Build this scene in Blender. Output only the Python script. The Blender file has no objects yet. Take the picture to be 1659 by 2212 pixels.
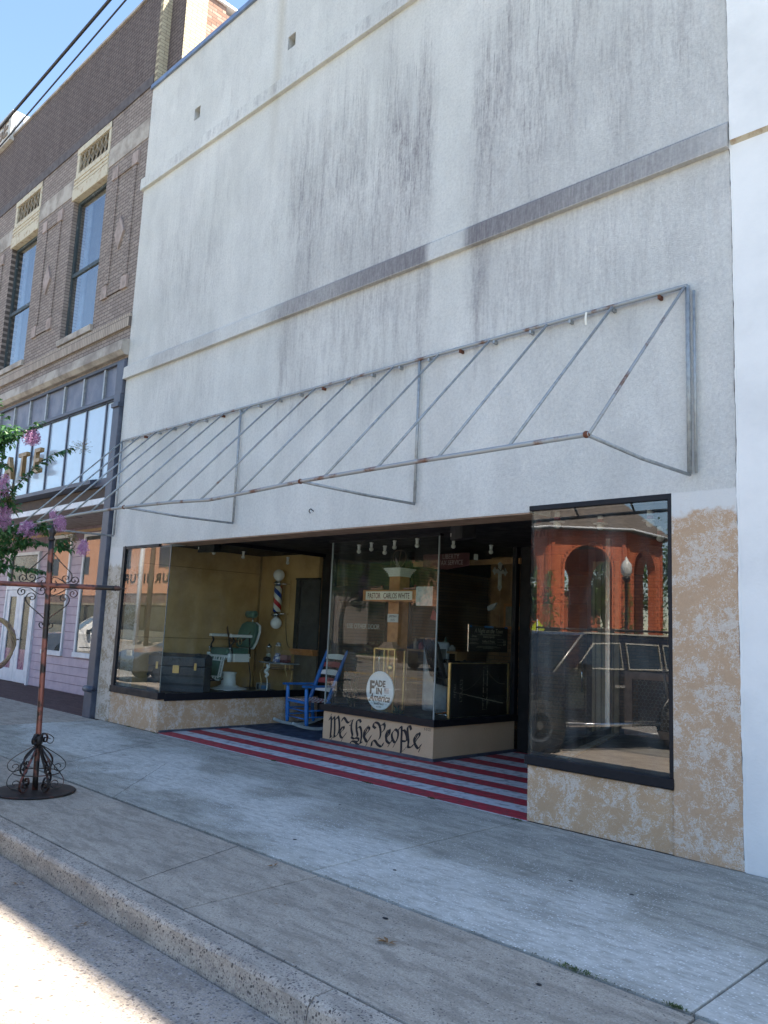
import bpy, bmesh, math, random
from mathutils import Vector, Matrix
R = math.radians
S = bpy.context.scene
COL = S.collection
rng = random.Random(7)

# ---------------------------------------------------------------- camera, sky, sun
cam = bpy.data.cameras.new("camera"); co = bpy.data.objects.new("camera", cam); COL.objects.link(co)
cr = Vector((0.7117481799, 0.7010937169, 0.0433835052)); cd_ = Vector((-0.0712097014, 0.1334595493, -0.9884926541)); cf = Vector((-0.698815932, 0.700468521, 0.1449142656))
m3 = Matrix((cr, -cd_, -cf)).transposed()
co.matrix_world = Matrix.Translation((0, -6.16003604, 1.6)) @ m3.to_4x4()
cam.sensor_fit = 'HORIZONTAL'; cam.sensor_width = 36; cam.lens = 36 * 1732.463 / 1659
cam.clip_start = 0.05; cam.clip_end = 2000
S.camera = co
SUNV = Vector((0.50, 0.363, 1.0)).normalized()
el = math.asin(SUNV.z); az = math.atan2(SUNV.x, SUNV.y)
W = bpy.data.worlds.new("World"); S.world = W; W.use_nodes = True
nt = W.node_tree; bg = nt.nodes['Background']
sky = nt.nodes.new('ShaderNodeTexSky'); sky.sky_type = 'NISHITA'; sky.sun_disc = False
sky.sun_elevation = el; sky.sun_rotation = az; sky.air_density = 1.0; sky.dust_density = 0.2; sky.ozone_density = 1.4; sky.altitude = 50
nt.links.new(sky.outputs[0], bg.inputs[0]); bg.inputs[1].default_value = 0.08
sl = bpy.data.lights.new("sun", 'SUN'); sl.energy = 4.7; sl.angle = R(0.8); sl.color = (1, 0.91, 0.77)
so = bpy.data.objects.new("sun", sl); COL.objects.link(so); so.rotation_euler = SUNV.to_track_quat('Z', 'Y').to_euler()
S.view_settings.view_transform = 'Standard'; S.view_settings.look = 'None'; S.view_settings.gamma = 1
S.view_settings.exposure = 2.36
S.cycles.max_bounces = 10; S.cycles.transparent_max_bounces = 24; S.cycles.glossy_bounces = 5
S.cycles.sample_clamp_indirect = 6

# ---------------------------------------------------------------- node helpers
class G:
    def __init__(s, name):
        s.m = bpy.data.materials.new(name); s.m.use_nodes = True; s.nt = s.m.node_tree
        s.p = s.nt.nodes['Principled BSDF']; s.out = s.nt.nodes['Material Output']
    def n(s, t): return s.nt.nodes.new(t)
    def set(s, sock, v):
        if hasattr(v, 'links') or isinstance(v, bpy.types.NodeSocket): s.nt.links.new(v, sock)
        elif isinstance(v, (tuple, list)) and sock.type == 'RGBA': sock.default_value = (v[0], v[1], v[2], 1)
        else: sock.default_value = v
    def pos(s): return s.n('ShaderNodeNewGeometry').outputs['Position']
    def obj(s): return s.n('ShaderNodeTexCoord').outputs['Object']
    def sep(s, v):
        a = s.n('ShaderNodeSeparateXYZ'); s.set(a.inputs[0], v); return a.outputs
    def comb(s, x, y, z):
        a = s.n('ShaderNodeCombineXYZ')
        for i, v in enumerate((x, y, z)): s.set(a.inputs[i], v)
        return a.outputs[0]
    def mth(s, op, a, b=0.0, clamp=False):
        q = s.n('ShaderNodeMath'); q.operation = op; q.use_clamp = clamp; s.set(q.inputs[0], a); s.set(q.inputs[1], b); return q.outputs[0]
    def scale(s, v, k):
        q = s.n('ShaderNodeVectorMath'); q.operation = 'MULTIPLY'; s.set(q.inputs[0], v); q.inputs[1].default_value = k; return q.outputs[0]
    def noise(s, v, sc, det=3, ro=.55, dist=0):
        q = s.n('ShaderNodeTexNoise'); s.set(q.inputs['Vector'], v); q.inputs['Scale'].default_value = sc
        q.inputs['Detail'].default_value = det; q.inputs['Roughness'].default_value = ro; q.inputs['Distortion'].default_value = dist
        return q.outputs['Fac']
    def vor(s, v, sc, feat='F1', rnd=1):
        q = s.n('ShaderNodeTexVoronoi'); q.feature = feat; s.set(q.inputs['Vector'], v); q.inputs['Scale'].default_value = sc
        if 'Randomness' in q.inputs: q.inputs['Randomness'].default_value = rnd
        return q.outputs
    def mr(s, v, a, b, c=0., d=1., sm=True):
        q = s.n('ShaderNodeMapRange'); q.interpolation_type = 'SMOOTHSTEP' if sm else 'LINEAR'
        s.set(q.inputs[0], v)
        for i, x in enumerate((a, b, c, d)): s.set(q.inputs[i + 1], x)
        return q.outputs[0]
    def ramp(s, v, stops, const=False):
        q = s.n('ShaderNodeValToRGB'); s.set(q.inputs[0], v); e = q.color_ramp.elements
        if const: q.color_ramp.interpolation = 'CONSTANT'
        while len(e) < len(stops): e.new(0.5)
        for i, (p, c) in enumerate(stops):
            e[i].position = p; c = c if isinstance(c, (tuple, list)) else (c, c, c); e[i].color = (c[0], c[1], c[2], 1)
        return q.outputs[0]
    def mix(s, f, a, b, mode='MIX'):
        q = s.n('ShaderNodeMix'); q.data_type = 'RGBA'; q.blend_type = mode
        s.set(q.inputs[0], f); s.set(q.inputs[6], a); s.set(q.inputs[7], b); return q.outputs[2]
    def bump(s, h, st=.3, d=.01):
        q = s.n('ShaderNodeBump'); s.set(q.inputs['Height'], h); q.inputs['Strength'].default_value = st; q.inputs['Distance'].default_value = d
        s.nt.links.new(q.outputs[0], s.p.inputs['Normal']); return q
    def base(s, c): s.set(s.p.inputs['Base Color'], c)
    def rough(s, r): s.set(s.p.inputs['Roughness'], r)
    def fin(s, rough=.7, metal=0., spec=None):
        s.p.inputs['Roughness'].default_value = rough if not hasattr(rough, 'links') else .5
        if hasattr(rough, 'links'): s.rough(rough)
        s.p.inputs['Metallic'].default_value = metal
        if spec is not None: s.p.inputs['Specular IOR Level'].default_value = spec
        return s.m

def P(name, col, rough=.55, metal=0., col2=None, vs=6., var=.18, bump=0., bs=80., spec=None, world=False, thr=None):
    """paint-like material: base colour with worn/dirty variation"""
    g = G(name); v = g.pos() if world else g.obj()
    n = g.noise(v, vs, 5, .6)
    c2 = col2 or tuple(x * (1 - var * 1.6) for x in col)
    a, b = thr or (.35, .7)
    g.base(g.mix(g.mr(n, a, b), col, c2))
    if bump: g.bump(g.noise(v, bs, 3), bump, .004)
    g.fin(rough, metal, spec)
    if not metal: g.rough(g.mr(n, .3, .7, max(rough - .08, 0), min(rough + .1, 1)))
    return g.m

def emis(name, col, st):
    g = G(name); g.base((0, 0, 0)); g.set(g.p.inputs['Emission Color'], col); g.p.inputs['Emission Strength'].default_value = st; return g.m

def glass(name, tint=(.93, .96, .95), ior=1.7, rough=0.0, dirt=.02):
    g = G(name); g.nt.nodes.remove(g.p)
    tr = g.n('ShaderNodeBsdfTransparent'); tr.inputs[0].default_value = (*tint, 1)
    gl = g.n('ShaderNodeBsdfGlossy'); gl.inputs['Roughness'].default_value = rough
    bmp = g.n('ShaderNodeBump'); bmp.inputs['Strength'].default_value = .012; bmp.inputs['Distance'].default_value = .02
    g.nt.links.new(g.noise(g.pos(), 1.1, 1), bmp.inputs['Height']); g.nt.links.new(bmp.outputs[0], gl.inputs['Normal'])
    fr = g.n('ShaderNodeFresnel'); fr.inputs[0].default_value = ior
    geo = g.n('ShaderNodeNewGeometry'); inv = g.mth('SUBTRACT', 1., geo.outputs['Backfacing'])
    f = g.mth('MULTIPLY', fr.outputs[0], inv)
    mx = g.n('ShaderNodeMixShader'); g.set(mx.inputs[0], f); g.nt.links.new(tr.outputs[0], mx.inputs[1]); g.nt.links.new(gl.outputs[0], mx.inputs[2])
    df = g.n('ShaderNodeBsdfDiffuse'); df.inputs[0].default_value = (.6, .62, .6, 1)
    mx2 = g.n('ShaderNodeMixShader'); g.set(mx2.inputs[0], g.mr(g.noise(g.scale(g.pos(), (2, 2, .5)), 3, 4), .4, .8, dirt * .3, dirt * 2)); g.nt.links.new(mx.outputs[0], mx2.inputs[1]); g.nt.links.new(df.outputs[0], mx2.inputs[2])
    g.nt.links.new(mx2.outputs[0], g.out.inputs[0]); return g.m

# ---------------------------------------------------------------- mesh helpers
def wloc(o):
    v = Vector((0, 0, 0))
    while o: v += o.location; o = o.parent
    return v
class MB:
    def __init__(s): s.starts = []; s.v = []; s.f = []; s.sm = []; s.mi = []; s.cur = 0
    def add(s, vs, fs, smooth=False):
        k = len(s.v); s.starts.append(k); s.v += [Vector(a) for a in vs]
        for f in fs: s.f.append([i + k for i in f]); s.sm.append(smooth); s.mi.append(s.cur)
        return s
    def box(s, x0, x1, y0, y1, z0, z1):
        if x0 > x1: x0, x1 = x1, x0
        if y0 > y1: y0, y1 = y1, y0
        if z0 > z1: z0, z1 = z1, z0
        v = [(x0,y0,z0),(x1,y0,z0),(x1,y1,z0),(x0,y1,z0),(x0,y0,z1),(x1,y0,z1),(x1,y1,z1),(x0,y1,z1)]
        return s.add(v, [(0,3,2,1),(4,5,6,7),(0,1,5,4),(1,2,6,5),(2,3,7,6),(3,0,4,7)])
    def obox(s, o, a, b, c):
        """box from corner o with edge vectors a,b,c"""
        o, a, b, c = map(Vector, (o, a, b, c))
        if a.cross(b).dot(c) < 0: a, b = b, a
        v = [o, o+a, o+a+b, o+b, o+c, o+a+c, o+a+b+c, o+b+c]
        return s.add(v, [(0,3,2,1),(4,5,6,7),(0,1,5,4),(1,2,6,5),(2,3,7,6),(3,0,4,7)])
    def prism(s, poly, ext):
        """extrude planar polygon (list of 3d pts) by ext vector"""
        ps = [Vector(p) for p in poly]; ext = Vector(ext); n = len(ps)
        nn = Vector((0, 0, 0))
        for i in range(n): nn += ps[i].cross(ps[(i + 1) % n])
        if nn.dot(ext) > 0: ps = ps[::-1]
        v = ps + [p + ext for p in ps]
        return s.add(v, [list(range(n)), list(range(2 * n - 1, n - 1, -1))] + [(j := (i + 1) % n, i, i + n, j + n) for i in range(n)])
    def tube(s, pts, r, n=8, caps=True, closed=False, flat=None):
        pts = [Vector(p) for p in pts]; rr = r if isinstance(r, (list, tuple)) else [r] * len(pts)
        T = []
        for i in range(len(pts)):
            if closed: t = pts[(i + 1) % len(pts)] - pts[i - 1]
            else: t = pts[min(i + 1, len(pts) - 1)] - pts[max(i - 1, 0)]
            T.append(t.normalized() if t.length > 1e-9 else Vector((0, 0, 1)))
        u = T[0].cross(Vector((0, 0, 1)) if abs(T[0].z) < .9 else Vector((0, 1, 0))).normalized()
        k = len(s.v); vs = []
        for i, p in enumerate(pts):
            u = (u - T[i] * u.dot(T[i]))
            u = u.normalized() if u.length > 1e-6 else T[i].orthogonal().normalized()
            w = T[i].cross(u)
            fl = 1.0
            for j in range(n):
                a = 2 * math.pi * j / n
                vs.append(p + (u * math.cos(a) + w * math.sin(a)) * rr[i])
        fs = []; m = len(pts)
        for i in range(m if closed else m - 1):
            a, b = i * n, ((i + 1) % m) * n
            for j in range(n): fs.append((a + j, a + (j + 1) % n, b + (j + 1) % n, b + j))
        if caps and not closed: fs += [tuple(range(n - 1, -1, -1)), tuple(range((m - 1) * n, m * n))]
        return s.add(vs, fs, n > 5)
    def strap(s, pts, w, t, nrm):
        """flat bar: width w along nrm, thickness t"""
        pts = [Vector(p) for p in pts]; nrm = Vector(nrm).normalized(); vs = []; m = len(pts)
        for i in range(m):
            T = (pts[min(i + 1, m - 1)] - pts[max(i - 1, 0)]).normalized(); q = T.cross(nrm).normalized() * t / 2; h = nrm * w / 2
            vs += [pts[i] - q - h, pts[i] + q - h, pts[i] + q + h, pts[i] - q + h]
        fs = []
        for i in range(m - 1):
            a, b = 4 * i, 4 * i + 4
            for j in range(4): fs.append((a + j, a + (j + 1) % 4, b + (j + 1) % 4, b + j))
        fs += [(3, 2, 1, 0), (4 * m - 4, 4 * m - 3, 4 * m - 2, 4 * m - 1)]
        return s.add(vs, fs)
    def lathe(s, prof, c=(0, 0, 0), ax=(0, 0, 1), n=20, smooth=True):
        c = Vector(c); ax = Vector(ax).normalized(); u = ax.orthogonal().normalized(); w = ax.cross(u); vs = []
        for r, h in prof:
            for j in range(n):
                a = 2 * math.pi * j / n; vs.append(c + ax * h + (u * math.cos(a) + w * math.sin(a)) * max(r, 1e-4))
        fs = []; m = len(prof)
        for i in range(m - 1):
            for j in range(n): fs.append((i * n + j, i * n + (j + 1) % n, (i + 1) * n + (j + 1) % n, (i + 1) * n + j))
        fs += [tuple(range(n - 1, -1, -1)), tuple(range((m - 1) * n, m * n))]
        return s.add(vs, fs, smooth)
    def ball(s, c, r, n=14, sq=(1, 1, 1)):
        k = len(s.v); m = n // 2
        s.lathe([(r * math.sin(math.pi * i / m), -r * math.cos(math.pi * i / m)) for i in range(m + 1)], (0, 0, 0), (0, 0, 1), n)
        for i in range(k, len(s.v)): q = s.v[i]; s.v[i] = Vector((c[0] + q.x * sq[0], c[1] + q.y * sq[1], c[2] + q.z * sq[2]))
        return s
    def disc(s, c, r, t, ax, n=24): return s.lathe([(r, 0), (r, t)], c, ax, n, False)
    def build(s, name, mat=None, parent=None, world=True, bev=0., seg=2):
        me = bpy.data.meshes.new(name); off = wloc(parent) if (parent and world) else Vector((0, 0, 0))
        me.from_pydata([v - off for v in s.v], [], s.f)
        me.polygons.foreach_set('use_smooth', s.sm); me.polygons.foreach_set('material_index', s.mi)
        for m_ in (mat if isinstance(mat, (list, tuple)) else [mat]):
            if m_: me.materials.append(m_)
        b = bmesh.new(); b.from_mesh(me)
        if bev:
            bmesh.ops.remove_doubles(b, verts=b.verts, dist=1e-5)
            ed = [e for e in b.edges if len(e.link_faces) == 2 and e.calc_face_angle(0) > .5]
            bmesh.ops.bevel(b, geom=ed, offset=bev, segments=seg, profile=.6, affect='EDGES', clamp_overlap=True)
        b.to_mesh(me); b.free(); me.update()
        o = bpy.data.objects.new(name, me); COL.objects.link(o)
        if parent: o.parent = parent
        return o

def bs(mb, name, mat, parent=None, **k):
    """build every piece of a builder as a part of its own"""
    st = mb.starts + [len(mb.v)]; out = []
    for i in range(len(mb.starts)):
        a, b = st[i], st[i + 1]; q = MB(); q.v = mb.v[a:b]
        for f, sm in zip(mb.f, mb.sm):
            if a <= f[0] < b: q.f.append([j - a for j in f]); q.sm.append(sm); q.mi.append(0)
        out.append(q.build(name, mat, parent, **k))
    return out
def tag(o, label=None, cat=None, group=None, kind=None):
    if label: o['label'] = label
    if cat: o['category'] = cat
    if group: o['group'] = group
    if kind: o['kind'] = kind
    return o
def thing(name, label, cat, loc=(0, 0, 0), rz=0., group=None):
    o = bpy.data.objects.new(name, None); COL.objects.link(o); o.location = loc; o.rotation_euler = (0, 0, rz); o.empty_display_size = .1
    return tag(o, label, cat, group)
def struct(mb, name, mat, **k): return tag(mb.build(name, mat, **k), kind='structure')
def solo(mb, name, mat, label, cat, group=None, **k): return tag(mb.build(name, mat, **k), label, cat, group)
def kids(o): return [c for c in bpy.data.objects if c.parent == o]
def copy_tree(o, parent=None, loc=None, rz=None, label=None):
    c = o.copy(); COL.objects.link(c); c.parent = parent
    if loc is not None: c.location = loc
    if rz is not None: c.rotation_euler = (0, 0, rz)
    if label: c['label'] = label
    for ch in kids(o): copy_tree(ch, c)
    return c
def spl(pts, k=6):
    pts = [Vector(p) for p in pts]; out = []
    q = [pts[0] * 2 - pts[1]] + pts + [pts[-1] * 2 - pts[-2]]
    for i in range(1, len(q) - 2):
        a, b, c, d = q[i - 1], q[i], q[i + 1], q[i + 2]
        for j in range(k):
            t = j / k
            out.append(.5 * ((2 * b) + (c - a) * t + (2 * a - 5 * b + 4 * c - d) * t * t + (3 * b - a - 3 * c + d) * t ** 3))
    out.append(pts[-1]); return out
def text(name, body, size, mat, parent, org, xd=(1, 0, 0), yd=(0, 0, 1), ext=.003, off=0., align='CENTER', sx=1., sp=1., shear=0., world=True):
    cu = bpy.data.curves.new(name, 'FONT'); cu.body = body; cu.size = size; cu.extrude = ext; cu.offset = off; cu.align_x = align
    cu.space_character = sp; cu.shear = shear; cu.resolution_u = 3
    to = bpy.data.objects.new(name + '_tmp', cu); COL.objects.link(to)
    dg = bpy.context.evaluated_depsgraph_get(); me = bpy.data.meshes.new_from_object(to.evaluated_get(dg))
    bpy.data.objects.remove(to); bpy.data.curves.remove(cu)
    x = Vector(xd).normalized(); y = Vector(yd).normalized(); z = x.cross(y)
    M = Matrix((x * sx, y, z)).transposed().to_4x4(); o_ = Vector(org)
    if parent and world: o_ = o_ - wloc(parent)
    me.transform(Matrix.Translation(o_) @ M)
    me.name = name; me.materials.clear(); me.materials.append(mat)
    o = bpy.data.objects.new(name, me); COL.objects.link(o); o.parent = parent
    return o

# ---------------------------------------------------------------- materials
def stucco_mat(name, paint=False):
    g = G(name); p = g.pos(); x, y, z = g.sep(p)[:3]
    xw = g.mth('ADD', x, g.mth('ADD', g.mr(g.noise(g.comb(x, 0., g.mth('MULTIPLY', z, .8)), 1.9, 5, .7), .25, .75, -.34, .34, False), 0.))
    xn = g.mr(x, -12.45, -2.35, 0, 1, False); xnw = g.mr(xw, -12.45, -2.35, 0, 1, False)
    def st(v): return (v + 12.45) / 10.1
    colL = g.ramp(xnw, [(0, .14), (st(-11.75), .2), (st(-11.3), .45), (st(-9.8), .40), (st(-9.4), .16), (st(-8.6), .18), (st(-8.0), .8), (st(-7.2), .7), (st(-6.3), 1.), (1, 1.)])
    colR = g.ramp(xn, [(0, 1.), (st(-5.70), 1.), (st(-5.54), .10), (st(-5.14), .10), (st(-4.98), .85), (st(-4.2), .7), (st(-3.0), .5), (1, .35)])
    col = g.mth('MULTIPLY', colL, colR)
    # fine vertical rain streaks, wobbling
    wv = g.comb(x, y, g.mth('MULTIPLY', z, .12))
    s1 = g.noise(wv, 9., 6, .72); s2 = g.noise(wv, 36., 4, .75); s3 = g.noise(g.comb(x, y, g.mth('MULTIPLY', z, .35)), 1.6, 3, .5)
    top = g.mth('ADD', z, g.mr(g.noise(g.comb(x, 0., 0.), 3.4, 6, .75), .25, .75, -1.7, 1.7, False))
    zone1 = g.mth('MULTIPLY', g.mr(top, 8.9, 6.9), g.mr(z, 5.55, 5.7))
    fade1 = g.mth('ADD', .35, g.mth('MULTIPLY', .65, g.mr(top, 5.6, 7.8)))
    streak = g.mth('MULTIPLY', g.mr(g.mth('ADD', g.mth('MULTIPLY', s1, .6), g.mth('MULTIPLY', s2, .45)), .44, .66), g.mr(s3, .25, .6, .35, 1.))
    m1 = g.mth('MULTIPLY', g.mth('MULTIPLY', g.mth('MULTIPLY', streak, zone1), g.mth('MULTIPLY', col, fade1)), .92)
    s4 = g.noise(g.comb(x, y, g.mth('MULTIPLY', z, .05)), 46., 3, .6); s5 = g.noise(g.comb(x, y, g.mth('MULTIPLY', z, .5)), 2.4, 3, .6)
    thin = g.mth('MULTIPLY', g.mth('MULTIPLY', g.mr(s4, .56, .68), g.mr(s5, .46, .6)), g.mth('MULTIPLY', g.mr(top, 9.3, 8.2), g.mth('MULTIPLY', g.mr(z, 5.8, 6.8), g.mr(col, .1, .8))))
    m1 = g.mth('ADD', m1, g.mth('MULTIPLY', thin, .55))
    haze1 = g.mth('MULTIPLY', g.mth('MULTIPLY', zone1, col), g.mr(s3, .25, .7, .16, .38))
    # weaker runs below the lower ledge
    low = g.mth('MULTIPLY', g.mr(g.mth('ADD', z, g.mr(s1, .3, .7, -.5, .5)), 3.9, 5.5), g.mr(z, 5.62, 5.58))
    m2 = g.mth('MULTIPLY', g.mth('MULTIPLY', low, col), g.mth('ADD', .22, g.mth('MULTIPLY', streak, .45)))
    edges = g.ramp(xn, [(0, 0.), (st(-8.25), 0.), (st(-8.15), .6), (st(-8.0), .0), (st(-5.72), 0.), (st(-5.63), .6), (st(-5.55), 0.), (st(-5.02), 0.), (st(-4.95), .8), (st(-4.7), 0.), (1, 0.)])
    m2 = g.mth('ADD', m2, g.mth('MULTIPLY', g.mth('MULTIPLY', low, edges), .5))
    # above the upper ledge
    upz = g.mth('MULTIPLY', g.mr(z, 9.1, 9.3), g.mr(s1, .5, .75, 0, .22))
    dirt = g.mth('ADD', g.mth('ADD', m1, haze1), g.mth('ADD', m2, upz), True)
    # ledge strips are darkest
    n4 = g.noise(p, 30, 4, .7)
    led = g.mth('MULTIPLY', g.mth('MULTIPLY', g.mr(z, 5.585, 5.61), g.mr(z, 5.86, 5.83)), g.mth('MULTIPLY', g.mr(col, .05, .95, .08, 1.0), g.mr(s2, .25, .75, .55, 1.)))
    ledu = g.mth('MULTIPLY', g.mth('MULTIPLY', g.mr(z, 9.03, 9.1), g.mr(z, 9.3, 9.26)), g.mr(s1, .45, .7, 0., .5))
    led = g.mth('MULTIPLY', led, g.mr(x, -9.5, -4.5, .55, 1.))
    dirt0 = dirt; dirt = g.mth('MAXIMUM', dirt, g.mth('MAXIMUM', led, ledu))
    dirt = g.mth('MULTIPLY', dirt, g.mr(n4, .25, .75, .75, 1.15), True)
    big = g.noise(p, .7, 3, .5)
    clean = g.mix(g.mr(big, .3, .7), (.70, .70, .66), (.79, .785, .745))
    clean = g.mix(g.mth('MULTIPLY', g.mr(g.noise(g.comb(x, y, g.mth('MULTIPLY', z, .5)), 1.6, 6, .7), .38, .66), .30), clean, (.44, .44, .43))
    # yellow runs beside the scuppers
    yel = g.mth('MULTIPLY', g.ramp(xn, [(0, 0.), (st(-8.85), 0.), (st(-8.68), .7), (st(-8.55), 0.), (st(-5.5), 0.), (st(-5.3), .35), (st(-5.15), 0.), (1, 0.)]), g.mr(z, 7.5, 10.5, 0, .6))
    clean = g.mix(yel, clean, (.47, .40, .27))
    c = g.mix(dirt, clean, g.mix(s2, (.22, .205, .22), (.31, .295, .30)))
    c = g.mix(g.mth('MULTIPLY', led, .92), c, g.mix(s2, (.10, .088, .10), (.19, .172, .185)))
    # wormy trowel texture
    w1 = g.noise(p, 34, 2, .5, 2.2); w2 = g.noise(p, 75, 2, .5, 1.5)
    worm = g.mth('ADD', g.mr(g.mth('ABSOLUTE', g.mth('SUBTRACT', w1, .5)), 0, .07), g.mth('MULTIPLY', g.mr(g.mth('ABSOLUTE', g.mth('SUBTRACT', w2, .5)), 0, .09), .7))
    gr_ = g.mth('ADD', g.mth('MULTIPLY', g.mr(worm, 0, .8, 1., 0.), .22), g.mth('MULTIPLY', g.mr(g.noise(p, 30, 5, .8), .42, .62), .24))
    g.base(g.mix(gr_, c, g.mix(.6, c, (.16, .165, .18))))
    h = g.mth('ADD', worm, g.mth('MULTIPLY', g.noise(p, 5, 2), 1.2))
    g.bump(h, .55, .01)
    return g.fin(.86, spec=.3)
def tan_mat(name, zt=None, base=(.57, .39, .25), grey=False, amt=(.44, .6)):
    """tan masonry paint with scraped white patches"""
    g = G(name); p = g.pos(); x, y, z = g.sep(p)[:3]
    w1 = g.noise(p, 30, 2, .5, 2.2); w2 = g.noise(p, 62, 2, .5, 1.8)
    worm = g.mr(g.mth('ABSOLUTE', g.mth('SUBTRACT', w1, .5)), 0, .07)
    n1 = g.noise(p, 4.2, 5, .6, .6); n2 = g.noise(p, 17, 5, .75, .8)
    f = g.mth('ADD', g.mth('MULTIPLY', n1, .55), g.mth('MULTIPLY', n2, .55))
    f = g.mth('ADD', f, g.mr(worm, 0, 1, .05, -.03))
    msk = g.mr(f, amt[0] + .1, amt[1] + .02)
    b = g.mix(g.noise(p, 2.2, 3), base, tuple(k * .78 for k in base))
    c = g.mix(g.mth('MULTIPLY', msk, g.mr(worm, 0, 1, .95, .62)), b, (.66, .62, .56))
    c = g.mix(g.mth('MULTIPLY', g.mr(g.noise(p, 90, 3, .7), .4, .7), .22), c, tuple(k * .5 for k in base))
    if zt: # paint above an uneven edge, faces the wall colour
        c = c
    if zt: # white wall paint above an uneven edge
        e = g.mth('ADD', z, g.mr(g.noise(p, 9, 3), .3, .7, -.05, .05))
        c = g.mix(g.mr(e, zt - .04, zt + .05), c, (.66, .66, .64))
    g.base(c); g.bump(g.mth('ADD', worm, msk), .4, .007)
    return g.fin(.85, spec=.3)
def brick_mat(name, c1, c2, mo, side=False, bw=.205, bh=.068, ms=.007, stainz=None, bump=.5, dark=(.085, .066, .062)):
    g = G(name); p = g.pos(); s = g.sep(p)
    v = g.comb(s[1] if side else s[0], s[2], 0.)
    q = g.n('ShaderNodeTexBrick'); g.set(q.inputs['Vector'], v); q.inputs['Scale'].default_value = 1; q.inputs['Brick Width'].default_value = bw; q.inputs['Row Height'].default_value = bh
    q.inputs['Mortar Size'].default_value = ms; q.inputs['Mortar Smooth'].default_value = .2; q.inputs['Bias'].default_value = -.1
    q.inputs['Color1'].default_value = (*c1, 1); q.inputs['Color2'].default_value = (*c2, 1); q.inputs['Mortar'].default_value = (*mo, 1)
    c = g.mix(g.mr(g.noise(p, 14, 4), .3, .8, 0, .35), q.outputs['Color'], tuple(k * .6 for k in c1))
    if stainz:
        n = g.noise(g.comb(s[0], s[1], g.mth('MULTIPLY', s[2], .25)), 3.5, 5, .65)
        e = g.mth('ADD', s[2], g.mr(n, .3, .7, -.12, .12))
        d = g.mth('MULTIPLY', g.mr(e, stainz - .1, stainz + .12), g.mr(n, .2, .75, .68, .95))
        c = g.mix(d, c, g.mix(q.outputs['Fac'], g.mix(.62, g.mix(g.mr(g.noise(p, 7, 4, .8), .4, .65), tuple(k * 2.3 for k in dark), g.mix(1., c, (.42, .38, .40), 'MULTIPLY')), dark), tuple(k * .35 for k in dark)))
    g.base(c); g.bump(g.mth('SUBTRACT', 1., q.outputs['Fac']), bump, .006)
    return g.fin(.88, spec=.25)
def conc_mat(name, c1, c2, speck=0., peb=0., specol=(.74, .73, .70), band=False, pebs=(46, 70), dark=(.07, .06, .055)):
    g = G(name); p = g.pos(); x, y, z = g.sep(p)[:3]
    n1 = g.noise(g.comb(g.mth('MULTIPLY', x, .45), y, z), 2.2, 6, .68, .4); n2 = g.noise(g.scale(p, (.35, 1, 1)), 22, 5, .7); n3 = g.noise(p, 220, 2, .6)
    c = g.mix(g.mr(g.mth('ADD', g.mth('MULTIPLY', n1, .65), g.mth('MULTIPLY', n2, .35)), .34, .64), c1, c2)
    c = g.mix(g.mr(n3, .3, .7, 0, .35), c, tuple(k * .55 for k in c2))
    n5 = g.noise(g.scale(p, (.3, 1, 1)), 9, 6, .78, .3); n6 = g.noise(p, 85, 3, .8)
    c = g.mix(g.mth('MULTIPLY', g.mr(n5, .45, .60), .55), c, tuple(k * .48 for k in c2))
    c = g.mix(g.mth('MULTIPLY', g.mr(n6, .42, .60), .38), c, tuple(k * .42 for k in c2))
    h = g.mth('ADD', g.mth('MULTIPLY', n3, .4), g.mth('MULTIPLY', n6, .8))
    if speck:
        vo = g.vor(g.scale(p, (.7, 1.15, 1)), 74); r = g.sep(vo['Color'])[0]
        dens = g.mr(n1, .35, .65, .25, 1.)
        if band:
            w = g.mth('ADD', y, g.mth('ADD', g.mth('MULTIPLY', x, .12), g.mr(g.noise(p, .9, 3), .3, .7, -.35, .35)))
            bd = g.mth('MULTIPLY', g.mr(w, -3.1, -2.6), g.mr(w, -1.6, -2.2))
            c = g.mix(g.mth('MULTIPLY', bd, g.mr(n2, .3, .65, .15, .75)), c, (.64, .62, .57))
            dens = g.mth('ADD', g.mth('MULTIPLY', dens, .55), g.mth('MULTIPLY', bd, .6))
            # dark dirt pockets near the shop front
            c = g.mix(g.mth('MULTIPLY', g.mr(g.noise(g.scale(p, (.5, 1, 1)), 1.7, 5, .7), .48, .68), .34), c, tuple(k * .5 for k in c2))
        mk = g.mth('MULTIPLY', g.mr(g.mth('ADD', vo['Distance'], g.mr(g.sep(vo['Color'])[1], 0, 1, 0, .28, False)), .46, .26), g.mr(r, .45, .60))
        mk = g.mth('MULTIPLY', mk, g.mth('MULTIPLY', dens, speck), True)
        c = g.mix(mk, c, specol)
    if peb:
        for i, sc in enumerate(pebs):
            wob = g.scale(p, (1, 1, 1)); vo = g.vor(wob, sc); cc = g.sep(vo['Color'])
            mk = g.mth('MULTIPLY', g.mr(vo['Distance'], .46, .34), g.mr(cc[0], 1 - peb, 1 - peb + .03))
            pc = g.mix(cc[1], dark, tuple(min(k * 4.2, .4) for k in dark)); c = g.mix(mk, c, pc)
            h = g.mth('ADD', h, g.mth('MULTIPLY', mk, .5))
    g.base(c); g.bump(h, .35, .006)
    return g.fin(.9, spec=.25)

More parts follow.
